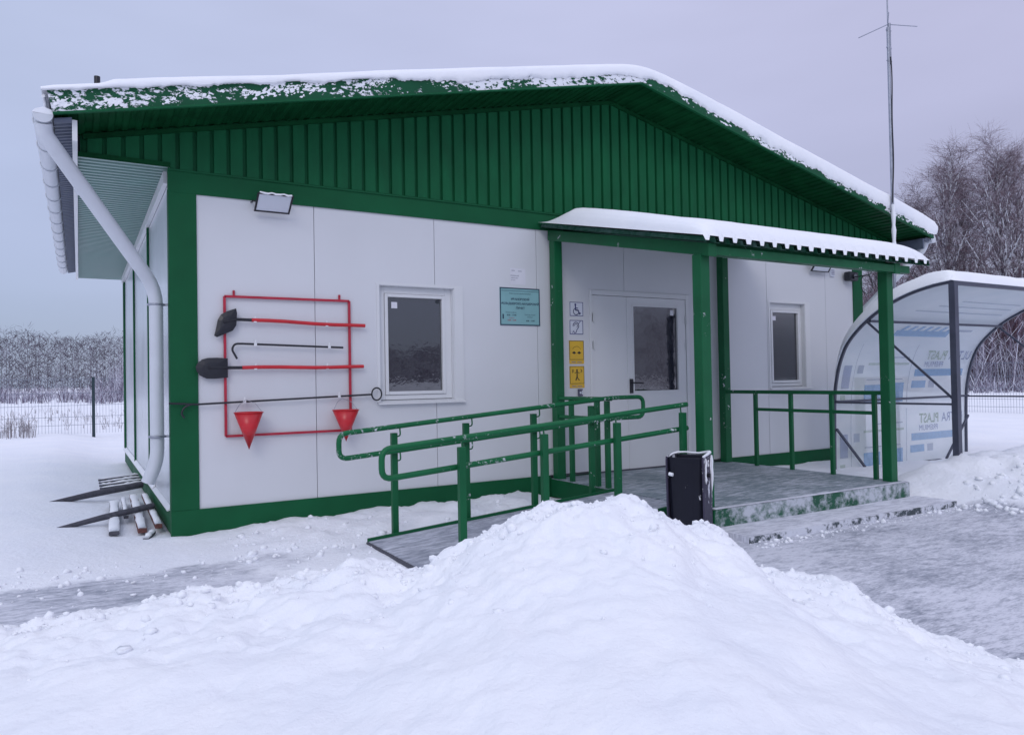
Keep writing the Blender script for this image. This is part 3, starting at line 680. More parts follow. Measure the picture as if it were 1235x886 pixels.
# ------------------------------------------------------------------ porch canopy
can = thing('porch_canopy', 'green canopy on four posts over the porch, thick snow on its corrugated roof', 'canopy', (5, -1.2, 0))
CX0, CX1 = 3.60, 6.60; CY0, CY1 = -.03, -2.43
def cz_(y): return 2.895+(2.335-2.895)*(y-CY0)/(CY1-CY0)
for (x, y, z0) in ((3.755, -.10, .0), (6.235, -.10, .19), (3.735, -2.25, .19), (6.215, -2.25, .185)):
    MB().box(x-.05, x+.05, y-.05, y+.05, z0, cz_(y)-.13).build('post', 'green_post', can, .006)
for x in (3.74, 6.225):
    MB().prism([(CY0-.01, cz_(CY0-.01)-.155), (CY1+.05, cz_(CY1+.05)-.135), (CY1+.05, cz_(CY1+.05)-.03), (CY0-.01, cz_(CY0-.01)-.04)], x-.045, x+.045, 'x').build('side_beam', 'green_post', can, .004)
MB().box(3.80, 6.17, CY1+.14, CY1+.22, cz_(CY1+.18)-.13, cz_(CY1+.18)-.035).build('front_beam', 'green_post', can)
MB().box(CX0+.12, CX1-.17, CY1+.055, CY1+.135, cz_(CY1+.08)-.125, cz_(CY1+.08)-.055).build('front_board', 'green_post', can, .003)
MB().box(3.80, 6.17, CY0-.12, CY0-.03, cz_(CY0)-.16, cz_(CY0)-.07).build('back_beam', 'green_post', can)
mb = MB(); V = []; F = []; xx = CX0; rows = []
while xx < CX1: rows += [(xx, 0), (xx+.018, 0), (xx+.034, .040), (xx+.116, .040), (xx+.132, 0)]; xx += .155
rows.append((CX1, 0))
for (x, d) in rows: V += [(x, CY0, cz_(CY0)+d-.02), (x, CY1, cz_(CY1)+d-.02), (x, CY1, cz_(CY1)+d-.024), (x, CY0, cz_(CY0)+d-.024)]
for i in range(len(rows)-1):
    a = 4*i; b = a+4; F += [(a, a+1, b+1, b), (a+1, a+2, b+2, b+1), (a+3, b+3, b+2, a+2)]
mb.add(V, F); mb.build('roofing_sheet', 'green_sheet', can)
def canopy_snow():
    us = np.linspace(0, 1, 320); vs = np.linspace(0, 1, 90); rows = []
    X = []; Yy = []; Z = []
    for v in vs:
        y = CY0-.0+(CY1-CY0-.035)*v
        tt = np.interp(v, [0, .06, .22, .4, .88, .94, .975, .99, 1], [.0, .03, .19, .185, .145, .125, .09, .05, -.0])
        x = CX0-.02+(CX1-CX0+.05)*us
        e = np.minimum(us, 1-us)*(CX1-CX0)
        prof = np.interp(e, [0, .015, .05, .11, .2, .4], [.0, .42, .72, .9, .98, 1])
        th = tt*prof
        th = th+.02*fbm(x, x*0+y, 1.6, 4)*prof*(tt > .03)
        yo = y-.02*np.sin(PI*min(1, max(0, (v-.9)*10)))*(prof)
        # edge drips into the valleys of the sheet
        ph = ((x-CX0) % .155)
        base = np.where((ph > .022) & (ph < .128), .034, -.004)
        z = cz_(y)+.03+th
        if v > .999: z = cz_(y)+base-.004
        X.append(x); Yy.append(np.full_like(x, y)+0*yo); Z.append(z)
    return gridmesh('snow_cap', np.array(X), np.array(Yy), np.array(Z), 'snow_soft', can)
canopy_snow()
pl = thing('porch_lamp', 'small round white ceiling lamp under the canopy above the door', 'lamp', (4.79, -.35, 2.62))
MB().box(4.76, 4.83, -.42, -.35, 2.70, 2.78).build('housing', 'white_trim', pl)
MB().tube([(4.795, -.385, 2.70), (4.795, -.385, 2.66)], .05, 16).build('lens', 'lens', pl)

# ------------------------------------------------------------------ things on the wall
def floodlight(x0, x1, z0, z1, label, tilt):
    t = thing('floodlight', label, 'floodlight', ((x0+x1)/2, 0, z1), 'wall floodlights under the gable')
    y0, y1 = -.05, -.05-tilt
    P = lambda u, v, o: (x0+(x1-x0)*u+0, y0+(y1-y0)*v-o*.9, z0+(z1-z0)*v-o*.35)
    def frame(u0, u1, v0, v1, o0, o1):
        pts = [P(u, v, o) for o in (o0, o1) for u, v in ((u0, v0), (u1, v0), (u1, v1), (u0, v1))]
        return pts, [(0, 1, 2, 3), (7, 6, 5, 4), (0, 4, 5, 1), (1, 5, 6, 2), (2, 6, 7, 3), (3, 7, 4, 0)]
    f = MB()
    for r in ((0, 1, 0, .07), (0, 1, .93, 1), (0, .045, .07, .93), (.955, 1, .07, .93)): f.add(*frame(*r, 0, .022))
    f.build('bezel', 'black', t)
    MB().add(*frame(.05, .95, .08, .92, .004, .016)).build('lens', 'lens', t)
    MB().add(*frame(.03, .97, .05, .95, -.018, .0)).build('housing', 'white_trim', t)
    MB().tube([(x0-.012, 0, z1-.04), (x0-.012, -.05, z1-.05), (x0-.012, -.07, z1-.04), (x0+.02, -.07, z1-.045)], .007, 6).tube([(x1+.012, 0, z1-.04), (x1+.012, -.07, z1-.04), (x1-.01, -.07, z1-.045)], .007, 6).build('bracket', 'black', t)
    MB().tube([((x0+(x1-x0)*u), y1-.012, z1-.005+.004*math.sin(u*20)) for u in np.linspace(.05, .95, 9)], .009, 6).build('snow_cap', 'snow_soft', t)
floodlight(.655, .955, 2.75, 2.875, 'white faced floodlight above the fire tools, top of the wall', .17)
floodlight(7.96, 8.32, 2.66, 2.80, 'floodlight above the right window, half hidden by the canopy', .10)

ft = thing('fire_board', 'thin red square frame on the wall holding the fire tools', 'fire board', (.95, 0, .81))
fx0, fx1, fz0, fz1 = .412, 1.50, .815, 2.003
for a, b in (((fx0, fz0), (fx0, fz1)), ((fx1, fz0), (fx1, fz1)), ((fx0, fz1), (fx1, fz1)), ((fx0, fz0), (fx1, fz0))):
    MB().bar((a[0], -.022, a[1]), (b[0], -.022, b[1]), .02, .02, (0, 1, 0)).build('frame_bar', 'dkred', ft)
for x in (.49, 1.413): MB().box(x-.009, x+.009, -.014, -.004, fz1+.01, fz1+.055).tube([(x, -.004, fz1+.04), (x, -.022, fz1+.04)], .005, 6).build('hanging_lug', 'dkred', ft)
def clips(parent, pts):
    for (x, z) in pts: MB().box(x-.012, x+.012, -.062, -.033, z-.017, z+.008).bar((x, -.05, z+.012), (x+.004, -.05, z+.035), .006, .012).build('clip', 'clip', parent)
def shovel(x0, x1, za, zb, r, label, blade):
    t = thing('shovel', label, 'shovel', (x0, -.05, za))
    y = -.05
    hs = x0+.115
    MB().tube([(x0-.02, y, za), (hs, y, za+(zb-za)*.09)], .0135, 8).build('socket', 'black', t)
    n = 7
    MB().tube([(hs+(x1-hs)*i/n, y, za+(zb-za)*(.09+.91*i/n)+.004*math.sin(i*1.1)) for i in range(n+1)], .0165, 10).build('handle', 'red', t)
    bm = MB()
    pts = blade; c = (sum(p[0] for p in pts)/len(pts), sum(p[1] for p in pts)/len(pts)); m_ = len(pts)
    V = []
    for o in (0, .004):
        for k, dy in ((1, .0), (.55, -.012), (.12, -.018)):
            V += [(c[0]+(p[0]-c[0])*k, y+dy-.006+o, c[1]+(p[1]-c[1])*k) for p in pts]
    F = []
    for o in (0, 3):
        for k in range(2):
            for i in range(m_):
                q = [(o+k)*m_+i, (o+k)*m_+(i+1) % m_, (o+k+1)*m_+(i+1) % m_, (o+k+1)*m_+i]; F.append(tuple(q if o else q[::-1]))
        F.append(tuple((o+2)*m_+i for i in range(m_)))
    for i in range(m_): F.append((i, (i+1) % m_, 3*m_+(i+1) % m_, 3*m_+i))
    bm.add(V, F); bm.tube([(c[0]-.02, y-.022, c[1]), (x0, y-.003, za), (x0+.02, y-.002, za)], .012, 8)
    bm.build('blade', 'black', t)
    clips(t, [(.655, za+(zb-za)*.16), (1.28, za+(zb-za)*.78)])
    return t
shovel(.512, 1.64, 1.807, 1.773, .0, 'flat square bladed shovel with red handle, uppermost on the red frame', [(.50, 1.90), (.508, 1.86), (.50, 1.755), (.472, 1.71), (.345, 1.652), (.322, 1.665), (.335, 1.715), (.352, 1.80), (.378, 1.845), (.43, 1.875)])
shovel(.43, 1.62, 1.395, 1.395, .0, 'round pointed shovel with red handle, below the crowbar on the red frame', [(.428, 1.475), (.428, 1.40), (.428, 1.312), (.32, 1.303), (.26, 1.305), (.21, 1.33), (.185, 1.365), (.175, 1.40), (.19, 1.435), (.225, 1.465), (.27, 1.478), (.34, 1.48)])
cb = thing('crowbar', 'thin black crowbar with a hooked end between the two shovels', 'crowbar', (.46, -.05, 1.58))
MB().tube(smoothpath([(.505, -.05, 1.47), (.462, -.05, 1.55), (.485, -.05, 1.598), (.54, -.05, 1.60), (1.33, -.05, 1.575), (1.43, -.05, 1.572)], .03, 5), .009, 8, rad=None).build('bar', 'black', cb)
clips(cb, [(.655, 1.598), (1.30, 1.582)])
hk = thing('fire_hook', 'long thin black fire hook with ring handle under the shovels', 'fire hook', (.0, -.05, 1.1))
MB().tube([(-.03, -.05, 1.108), (.15, -.05, 1.095), (.19, -.05, 1.093), (.98, -.05, 1.116), (1.70, -.05, 1.137)], .0085, 8).build('rod', 'black', hk)
MB().tube(smoothpath([(.14, -.05, 1.095), (.085, -.052, 1.075), (.062, -.055, 1.02), (.085, -.058, .985)], .04, 4), .008, 8).build('hook', 'black', hk)
MB().tube([(1.745+.048*math.cos(a), -.05, 1.140+.058*math.sin(a)) for a in np.linspace(PI, 3*PI, 21)], .0075, 8, False).build('ring', 'black', hk)
clips(hk, [(.56, 1.108), (1.385, 1.132)])
def cone(cx, zt, zb, r, label):
    t = thing('fire_bucket', label, 'fire bucket', (cx, -.15, zt), 'red conical fire buckets')
    n = 32; y = -.03-r
    V = [(cx+r*math.cos(2*PI*i/n), y+r*math.sin(2*PI*i/n), zt) for i in range(n)]+[(cx, y, zb)]+[(cx+(r-.004)*math.cos(2*PI*i/n), y+(r-.004)*math.sin(2*PI*i/n), zt) for i in range(n)]+[(cx, y, zb+.02)]
    F = [(i, n, (i+1) % n) for i in range(n)]+[(n+1+i, n+1+(i+1) % n, 2*n+1) for i in range(n)]+[(i, (i+1) % n, n+1+(i+1) % n, n+1+i) for i in range(n)]
    mb = MB(); mb.add(V, F, True); mb.build('cone', 'red', t)
    MB().tube([(cx+r*math.cos(a), y+r*math.sin(a), zt) for a in np.linspace(0, 2*PI, 33)], .004, 6, False).build('rim', 'red', t)
    MB().tube([(cx-r, y, zt-.01), (cx-r*.55, y+.04, zt+.07), (cx, -.05, zt+.105), (cx+r*.55, y+.04, zt+.07), (cx+r, y, zt-.01)], .0022, 5).build('bail', 'steel', t)
cone(.575, 1.015, .70, .118, 'red cone fire bucket hanging at the lower left of the red frame')
cone(1.415, 1.005, .72, .118, 'red cone fire bucket hanging at the lower right, overlapped by the handrail')

# --- flat print helpers
def text(s, size, x, z, y, m, parent, name='lettering', align='CENTER', bold=0.0, mapf=None, sx=1.0, flip=False):
    cu = bpy.data.curves.new('t', 'FONT'); cu.body = s; cu.size = size; cu.align_x = align; cu.offset = bold; cu.extrude = .0003; cu.resolution_u = 3
    ob = bpy.data.objects.new('t', cu); COL.objects.link(ob); dg = bpy.context.evaluated_depsgraph_get(); dg.update()
    me = bpy.data.meshes.new_from_object(ob.evaluated_get(dg)); bpy.data.objects.remove(ob)
    me.name = name; me.materials.clear()
    for v in me.vertices:
        u, w = v.co.x*sx, v.co.y
        if mapf: v.co = mapf(x+(-u if flip else u), z+w, v.co.z)
        else: v.co = (x+u, y-v.co.z, z+w)
    return link(name, me, m, parent)
def plate(name, label, cat, x0, x1, z0, z1, m, y=-.001, th=.004, group=None):
    t = thing(name, label, cat, ((x0+x1)/2, y, z0), group)
    MB().box(x0, x1, y-th, y, z0, z1).build('plate', m, t); return t
def stroke(mb, pts, w, y=-.007, depth=.001):
    for a, b in zip(pts[:-1], pts[1:]):
        mb.bar((a[0], y, a[1]), (b[0], y, b[1]), w, depth, (0, 1, 0)) if False else mb.add(*seg2(a, b, w, y, depth))
    return mb
def seg2(a, b, w, y, d):
    dx, dz = b[0]-a[0], b[1]-a[1]; l = math.hypot(dx, dz) or 1; ux, uz = dx/l*w*.35, dz/l*w*.35; nx, nz_ = -dz/l*w/2, dx/l*w/2
    P = [(a[0]-ux+nx, a[1]-uz+nz_), (a[0]-ux-nx, a[1]-uz-nz_), (b[0]+ux-nx, b[1]+uz-nz_), (b[0]+ux+nx, b[1]+uz+nz_)]
    return [(p[0], y, p[1]) for p in P]+[(p[0], y-d, p[1]) for p in P], [(0, 1, 2, 3), (7, 6, 5, 4), (0, 4, 5, 1), (1, 5, 6, 2), (2, 6, 7, 3), (3, 7, 4, 0)]
def disc(mb, cx, cz, r, y=-.007, n=16, d=.001):
    return mb.prism([(cx+r*math.cos(2*PI*i/n), cz+r*math.sin(2*PI*i/n)) for i in range(n)], y-d, y)
def arcp(cx, cz, r, a0, a1, n=14): return [(cx+r*math.cos(math.radians(a)), cz+r*math.sin(math.radians(a))) for a in np.linspace(a0, a1, n)]
# main sign
sg = plate('notice_sign', 'teal information board with dark border beside the window', 'sign', 3.112, 3.60, 1.818, 2.213, 'sign_teal', th=.006)
b = MB(); yb = -.0072
for r in ((3.112, 3.60, 1.818, 1.829), (3.112, 3.60, 2.202, 2.213), (3.112, 3.123, 1.829, 2.202), (3.589, 3.60, 1.829, 2.202)): b.box(r[0], r[1], -.0092, -.0070, r[2], r[3])
b.build('border', 'ink', sg)
cxs = 3.358
text('Министерство здравоохранения', .017, cxs, 2.148, yb, 'ink', sg)
text('ИВАНОВСКИЙ', .032, cxs, 2.082, yb, 'ink', sg, bold=.0011)
text('ФЕЛЬДШЕРСКО-АКУШЕРСКИЙ', .031, cxs, 2.036, yb, 'ink', sg, bold=.0011, sx=.97)
text('ПУНКТ', .032, cxs, 1.990, yb, 'ink', sg, bold=.0011)
text('Режим работы', .018, 3.245, 1.948, yb, 'ink', sg)
text('8:00 - 17:00', .024, 3.25, 1.918, yb, 'ink', sg, bold=.0006)
text('Перерыв', .015, 3.25, 1.893, yb, 'ink_red', sg)
text('12:00 - 13:00', .020, 3.25, 1.866, yb, 'ink_red', sg, bold=.0006)
text('Телефон скорой', .017, 3.475, 1.927, yb, 'ink', sg)
text('помощи', .017, 3.475, 1.904, yb, 'ink', sg)
text('8:00 - 17:00', .022, 3.48, 1.862, yb, 'ink', sg, bold=.0006)
MB().box(3.14, 3.156, yb-.001, yb, 1.885, 1.935).build('emblem', 'ink', sg)
MB().box(3.13, 3.585, yb-.001, yb, 2.178, 2.182).build('border_line', 'ink', sg)
pp = plate('notice_sheet', 'small white paper sheet above the teal board', 'notice', 3.245, 3.43, 2.25, 2.42, 'paper', th=.0012)
for i, (a, c) in enumerate(((3.26, 3.30), (3.34, 3.385))): MB().box(a, c, -.0032, -.0025, 2.392-.004*i, 2.398-.004*i).build('print_line', 'ink_grey', pp)
text('ВНИМАНИЕ', .018, 3.30, 2.335, -.0026, 'ink_grey', pp)
text('объявление', .015, 3.295, 2.312, -.0026, 'ink_grey', pp); text('для всех', .013, 3.28, 2.291, -.0026, 'ink_grey', pp)
def border(parent, x0, x1, z0, z1, w, m, y=-.0052):
    MB().box(x0, x1, y-.001, y, z0, z0+w).box(x0, x1, y-.001, y, z1-w, z1).box(x0, x0+w, y-.001, y, z0+w, z1-w).box(x1-w, x1, y-.001, y, z0+w, z1-w).build('border', m, parent)
# wheelchair
p1 = plate('accessibility_sign', 'blue wheelchair pictogram plate, topmost left of the door', 'sign', 3.99, 4.172, 1.937, 2.095, 'plate'); border(p1, 3.992, 4.170, 1.939, 2.093, .006, 'ink_blue')
m_ = MB(); Yp = -.0052; o = (4.075, 2.01)
disc(m_, o[0]-.008, o[1]+.055, .012, Yp); stroke(m_, [(o[0]-.008, o[1]+.038), (o[0]-.004, o[1]-.005), (o[0]+.028, o[1]-.008), (o[0]+.046, o[1]-.045), (o[0]+.058, o[1]-.04)], .014, Yp-.0004)
stroke(m_, [(o[0]-.006, o[1]+.018), (o[0]+.024, o[1]+.016)], .009, Yp-.0008); stroke(m_, arcp(o[0]+.0, o[1]-.022, .036, 100, 335), .008, Yp-.0012)
m_.build('pictogram', 'ink_blue', p1)
p2 = plate('hearing_sign', 'blue outlined ear pictogram plate, second from the top left of the door', 'sign', 3.985, 4.168, 1.735, 1.895, 'plate'); border(p2, 3.987, 4.166, 1.737, 1.893, .007, 'ink_blue')
m_ = MB(); o = (4.07, 1.812)
stroke(m_, arcp(o[0], o[1]+.02, .038, -170, -30-330+360)[0:0] or arcp(o[0], o[1]+.02, .038, 190, -40), .008, Yp-.0002); stroke(m_, [(o[0]+.029, o[1]-.004), (o[0]+.008, o[1]-.03), (o[0]+.002, o[1]-.052), (o[0]-.018, o[1]-.06), (o[0]-.03, o[1]-.048)], .008, Yp-.0006)
stroke(m_, arcp(o[0], o[1]+.02, .020, 180, -60), .006, Yp-.0010); stroke(m_, [(o[0]+.035, o[1]+.045), (o[0]+.06, o[1]+.068)], .006, Yp-.0014); stroke(m_, [(o[0]-.05, o[1]-.06), (o[0]-.03, o[1]-.035)], .005, Yp-.0018)
m_.build('pictogram', 'ink_blue', p2)
def yellow(z0, z1, label, fn):
    p = plate('tactile_sign', label, 'sign', 3.975, 4.170, z0, z1, 'yellow', th=.005); border(p, 3.977, 4.168, z0+.045, z1-.002, .005, 'ink_black', -.0062)
    m_ = MB(); fn(m_, 4.072, (z0+.045+z1)/2); m_.build('pictogram', 'ink_black', p)
    MB().box(4.0, 4.06, -.0072, -.0062, z0+.016, z0+.024).box(4.075, 4.14, -.0072, -.0062, z0+.014, z0+.022).build('braille_line', 'ink_grey', p)
def f1(m, x, z):
    Y = -.0062
    for s in (-1, 1): disc(m, x+s*.034, z-.028, .015, Y); stroke(m, [(x+s*.034-.022, z-.028), (x+s*.034+.022, z-.028)], .009, Y-.0004)
    stroke(m, arcp(x, z-.02, .062, 30, 150), .003, Y-.0008)
def f2(m, x, z):
    Y = -.0062
    disc(m, x, z+.052, .011, Y); stroke(m, [(x, z+.04), (x, z-.02), (x-.016, z-.055)], .014, Y-.0004); stroke(m, [(x, z-.02), (x+.018, z-.05), (x+.03, z-.055)], .009, Y-.0008)
    stroke(m, [(x-.03, z+.02), (x, z+.035), (x+.03, z+.02)], .007, Y-.0012); stroke(m, [(x-.062, z+.025), (x-.062, z+.06)], .007, Y); stroke(m, [(x-.045, z+.03), (x-.045, z+.06)], .006, Y); stroke(m, [(x+.05, z+.028), (x+.066, z+.045), (x+.05, z+.06)], .007, Y-.0016)
yellow(1.412, 1.668, 'yellow tactile plate with two black dots, third from the top', f1)
yellow(1.148, 1.388, 'yellow tactile plate with a black figure, lowest of the four plates', f2)
cbn = thing('call_button', 'small dark call button box under the yellow plates', 'call button', (4.105, 0, 1.06))
MB().box(4.078, 4.132, -.03, 0, 1.055, 1.135).build('case', 'btn', cbn, .006); MB().box(4.115, 4.126, -.034, -.03, 1.075, 1.12).tube([(4.096, -.03, 1.095), (4.096, -.036, 1.095)], .012, 12).build('button', 'plate', cbn)
vb = thing('vent_box', 'small pale grey ventilation box near the right corner', 'vent', (8.47, 0, 2.62))
MB().box(8.43, 8.515, -.025, 0, 2.615, 2.73).build('case', 'plate', vb, .004)
for z in (2.64, 2.66, 2.68, 2.70): MB().box(8.44, 8.505, -.030, -.0255, z, z+.008).build('louvre', 'ink_grey', vb)
sc_ = thing('security_camera', 'black wall camera with coiled cable beside the right corner post', 'camera', (8.8, 0, 2.62))
MB().box(8.70, 8.90, -.13, -.03, 2.56, 2.69).build('housing', 'black', sc_, .02); MB().tube([(8.82, -.03, 2.62), (8.82, 0, 2.62)], .04, 12).build('mount', 'black', sc_)
MB().tube([(8.80, -.135, 2.62), (8.80, -.15, 2.62)], .035, 14).build('lens', 'glass', sc_)
cb2 = thing('overhead_cable', 'snow covered cable arm from the right wall corner to the canopy post', 'cable', (9, -.1, 2.65))
c1 = MB().tube([(8.88, -.06, 2.62), (8.6, -.5, 2.585), (7.9, -1.0, 2.53), (7.2, -1.5, 2.44), (6.28, -2.18, 2.285)], .009, 6).build('cable', 'black', cb2)
MB().tube([(8.6, -.5, 2.598), (7.9, -1.0, 2.544), (7.2, -1.5, 2.454), (6.5, -2.0, 2.34)], .010, 6).build('snow_line', 'snow_soft', cb2)
MB().tube([(8.75+.13*math.cos(a), -.35, 2.48+.13*math.sin(a)) for a in np.linspace(0, 2*PI, 25)], .006, 6, False).build('cable_loop', 'black', cb2)

# ------------------------------------------------------------------ radio mast
ms = thing('antenna_mast', 'tall thin radio mast with whip and three radials by the right eave', 'antenna', (8.9, -.68, 0))
mx, my = 8.90, -.66
MB().tube([(mx, my, 0), (mx, my, 5.96)], .020, 10).build('pole', 'steel', ms)
MB().tube([(mx-.012, my-.016, 2.9+i*.07) for i in range(10)], .034, 10, True, [.026+.006*math.sin(i*2.1) for i in range(10)]).build('pole_snow', 'snow_soft', ms)
MB().tube([(mx+.028, my, 5.45), (mx+.028, my, 6.02)], .020, 10).build('antenna_base', 'steel', ms)
MB().tube([(mx, my, 5.98), (mx, my, 8.6)], .009, 8).build('whip', 'steel', ms)
for a in (-26, 94, 214): 
    a = math.radians(a); MB().tube([(mx, my, 6.0), (mx+.42*math.cos(a), my+.42*math.sin(a), 5.98)], .006, 6).build('radial', 'steel', ms)
for z in (5.5, 5.68, 5.92): MB().tube([(mx-.035, my, z), (mx+.06, my, z)], .012, 8).build('clamp', 'steel', ms)
MB().tube([(mx-.01+.028*math.sin(z*1.6)+.012*math.sin(z*5), my-.024, z) for z in np.linspace(3.55, 5.55, 34)], .009, 6).build('coax_cable', 'black', ms)

# ------------------------------------------------------------------ litter bin
bn = thing('litter_bin', 'dark metal litter bin crusted with snow beside the ramp top', 'bin', (3.40, -2.42, 0))
BC = Vector((3.395, -2.42, 0)); BA = math.radians(-58)
def bt(p):
    x, y, z = p[0]-3.36, p[1]+2.42, p[2]
    return (BC.x+x*math.cos(BA)-y*math.sin(BA), BC.y+x*math.sin(BA)+y*math.cos(BA), z)
def bbuild(mb, *a, **k):
    mb.v = [bt(p) for p in mb.v]; return mb.build(*a, **k)
def bin_ring(z, w, d):
    cx, cy = 3.36, -2.42; pts = []; hw, hd = w/2, d/2; n = 10
    for i in range(n+1):   # bowed front
        t = -1+2*i/n; pts.append((cx+hw*t, cy-hd*.78-hd*.22*math.sqrt(max(0, 1-t*t)), z))
    pts += [(cx+hw, cy+hd, z), (cx-hw, cy+hd, z)]
    return pts
rings = [bin_ring(.05, .225, .22), bin_ring(.09, .235, .24), bin_ring(.48, .262, .27), bin_ring(.60, .275, .28), bin_ring(.635, .285, .29), bin_ring(.64, .28, .285), bin_ring(.63, .268, .272), bin_ring(.18, .22, .22)]
V = [p for r in rings for p in r]; n = len(rings[0]); F = [tuple(range(n))[::-1]]
for i in range(len(rings)-1):
    for j in range(n): F.append((i*n+j, i*n+(j+1) % n, (i+1)*n+(j+1) % n, (i+1)*n+j))
F.append(tuple(range((len(rings)-1)*n, len(rings)*n)))
bbuild(MB().add(V, F), 'bucket', 'bin', bn)
for xx in (3.222, 3.498):
    bbuild(MB().prism([(-2.545, -.02), (-2.515, -.02), (-2.50, .07), (-2.34, .07), (-2.325, -.02), (-2.295, -.02), (-2.28, .62), (-2.29, .645), (-2.55, .645), (-2.558, .62)], xx-.006, xx+.006, 'x'), 'side_plate', 'bin_side', bn)
for xx in (3.213, 3.507): bbuild(MB().tube([(xx-.02, -2.44, .50), (xx+.02, -2.44, .50)], .016, 10), 'pivot', 'black', bn)
sm = MB().tube([(3.23, -2.50, .642), (3.225, -2.40, .65), (3.235, -2.29, .652), (3.30, -2.272, .655), (3.40, -2.27, .648), (3.48, -2.28, .660), (3.500, -2.33, .664), (3.502, -2.42, .655), (3.50, -2.54, .648)], .012, 7, rad=[.004, .008, .010, .007, .009, .013, .014, .011, .008])
for (y, z0, z1, r) in ((-2.31, .64, .36, .014), (-2.34, .62, .50, .008), (-2.50, .63, .44, .012), (-2.42, .61, .56, .008)):
    k = 6; sm.tube([(3.507+random.uniform(-.002, .004), y+random.uniform(-.006, .006), z0+(z1-z0)*i/k) for i in range(k+1)], r, 6, rad=[r*random.uniform(.5, 1) for i in range(k)]+[.002])
sm.tube([(3.245, -2.565, .515), (3.275, -2.572, .510)], .014, 8)
bbuild(sm, 'clinging_snow', 'snow_soft', bn)

# ------------------------------------------------------------------ arched polycarbonate shelter
sh = thing('arched_shelter', 'arched shelter of grey tube frame and printed translucent sheet, snow on top', 'shelter', (9, -1.4, 0))
SA, SB = 7.50, 10.48
prof = [(-.691, -.08), (-.700, .5), (-.712, .90), (-.728, 1.08), (-.79, 1.36), (-.888, 1.593), (-1.005, 1.729), (-1.174, 1.878), (-1.337, 1.983), (-1.546, 2.085), (-1.745, 2.154), (-1.983, 2.205), (-2.20, 2.225)]
pa = np.array(prof); ps = np.r_[0, np.cumsum(np.hypot(*np.diff(pa, axis=0).T))]
def P_at(s):
    return np.interp(s, ps, pa[:, 0]), np.interp(s, ps, pa[:, 1])
sm_s = np.linspace(0, ps[-1], 60); ay, az = P_at(sm_s)
kk = np.hanning(7); kk /= kk.sum(); ay = np.convolve(np.pad(ay, 3, 'edge'), kk, 'valid'); az = np.convolve(np.pad(az, 3, 'edge'), kk, 'valid'); az[-1] = 2.225; ay[-1] = -2.20; az[0] = -.08
def arch(s, off=0.0):
    y = float(np.interp(s, sm_s, ay)); z = float(np.interp(s, sm_s, az))
    y2 = float(np.interp(s+.02, sm_s, ay)); z2 = float(np.interp(s+.02, sm_s, az)); y1 = float(np.interp(s-.02, sm_s, ay)); z1 = float(np.interp(s-.02, sm_s, az))
    d = Vector((y2-y1, z2-z1)).normalized()
    return y+(-d.y)*off*1.0, z+d.x*off     # off > 0: towards the inside (camera side)
for x in (SA, SB):
    mb = MB(); P = [(x, y, z) for y, z in zip(ay, az)]
    for a, b_ in zip(P[:-1], P[1:]): mb.bar(a, b_, .03, .03, (1, 0, 0))
    mb.build('arch_rib', 'frame', sh)
    MB().box(x-.035, x+.035, -2.235, -2.17, -.02, 2.21).build('front_post', 'frame', sh)
    MB().bar((x, -1.19, 1.86), (x, -2.17, .96), .022, .022, (1, 0, 0)).build('rib_brace', 'frame', sh)
    MB().bar((x, -.73, .895), (x, -2.17, .90), .022, .022, (1, 0, 0)).build('rib_tie', 'frame', sh)
MB().bar((SA-.02, -2.20, 2.212), (SB+.02, -2.20, 2.212), .04, .04).build('front_beam', 'frame', sh)
for (s_, r_) in ((.985, .013), (2.14, .015)):
    y, z = arch(s_, .028); MB().bar((SA, y, z), (SB, y, z), .028, .028).build('purlin', 'frame', sh)
MB().bar((SA-.06, -.70, .0), (SB+.05, -.70, .0), .05, .06).build('base_rail', 'frame', sh)
MB().bar((SA, -.735, .56), (SA+.60, -.735, .0), .025, .025, (0, 1, 0)).build('wall_brace', 'frame', sh)
MB().bar((SB, -.735, .62), (SB-.62, -.735, .0), .025, .025, (0, 1, 0)).build('wall_brace', 'frame', sh)
ss = np.linspace(.03, ps[-1]-.01, 60); xs_ = np.linspace(SA-.01, SB+.01, 30)
Xs, Ss = np.meshgrid(xs_, ss); Ya = np.interp(Ss, sm_s, ay); Za = np.interp(Ss, sm_s, az)
off = -.017
dy = np.gradient(np.interp(ss, sm_s, ay)); dz = np.gradient(np.interp(ss, sm_s, az)); ln = np.hypot(dy, dz); ny_, nz_ = dz/ln, -dy/ln   # outward (towards +y / up)
Ya = Ya+(ny_*.017)[:, None]; Za = Za+(nz_*.017)[:, None]
gridmesh('printed_sheet', Xs, Ya, Za, 'poly', sh)
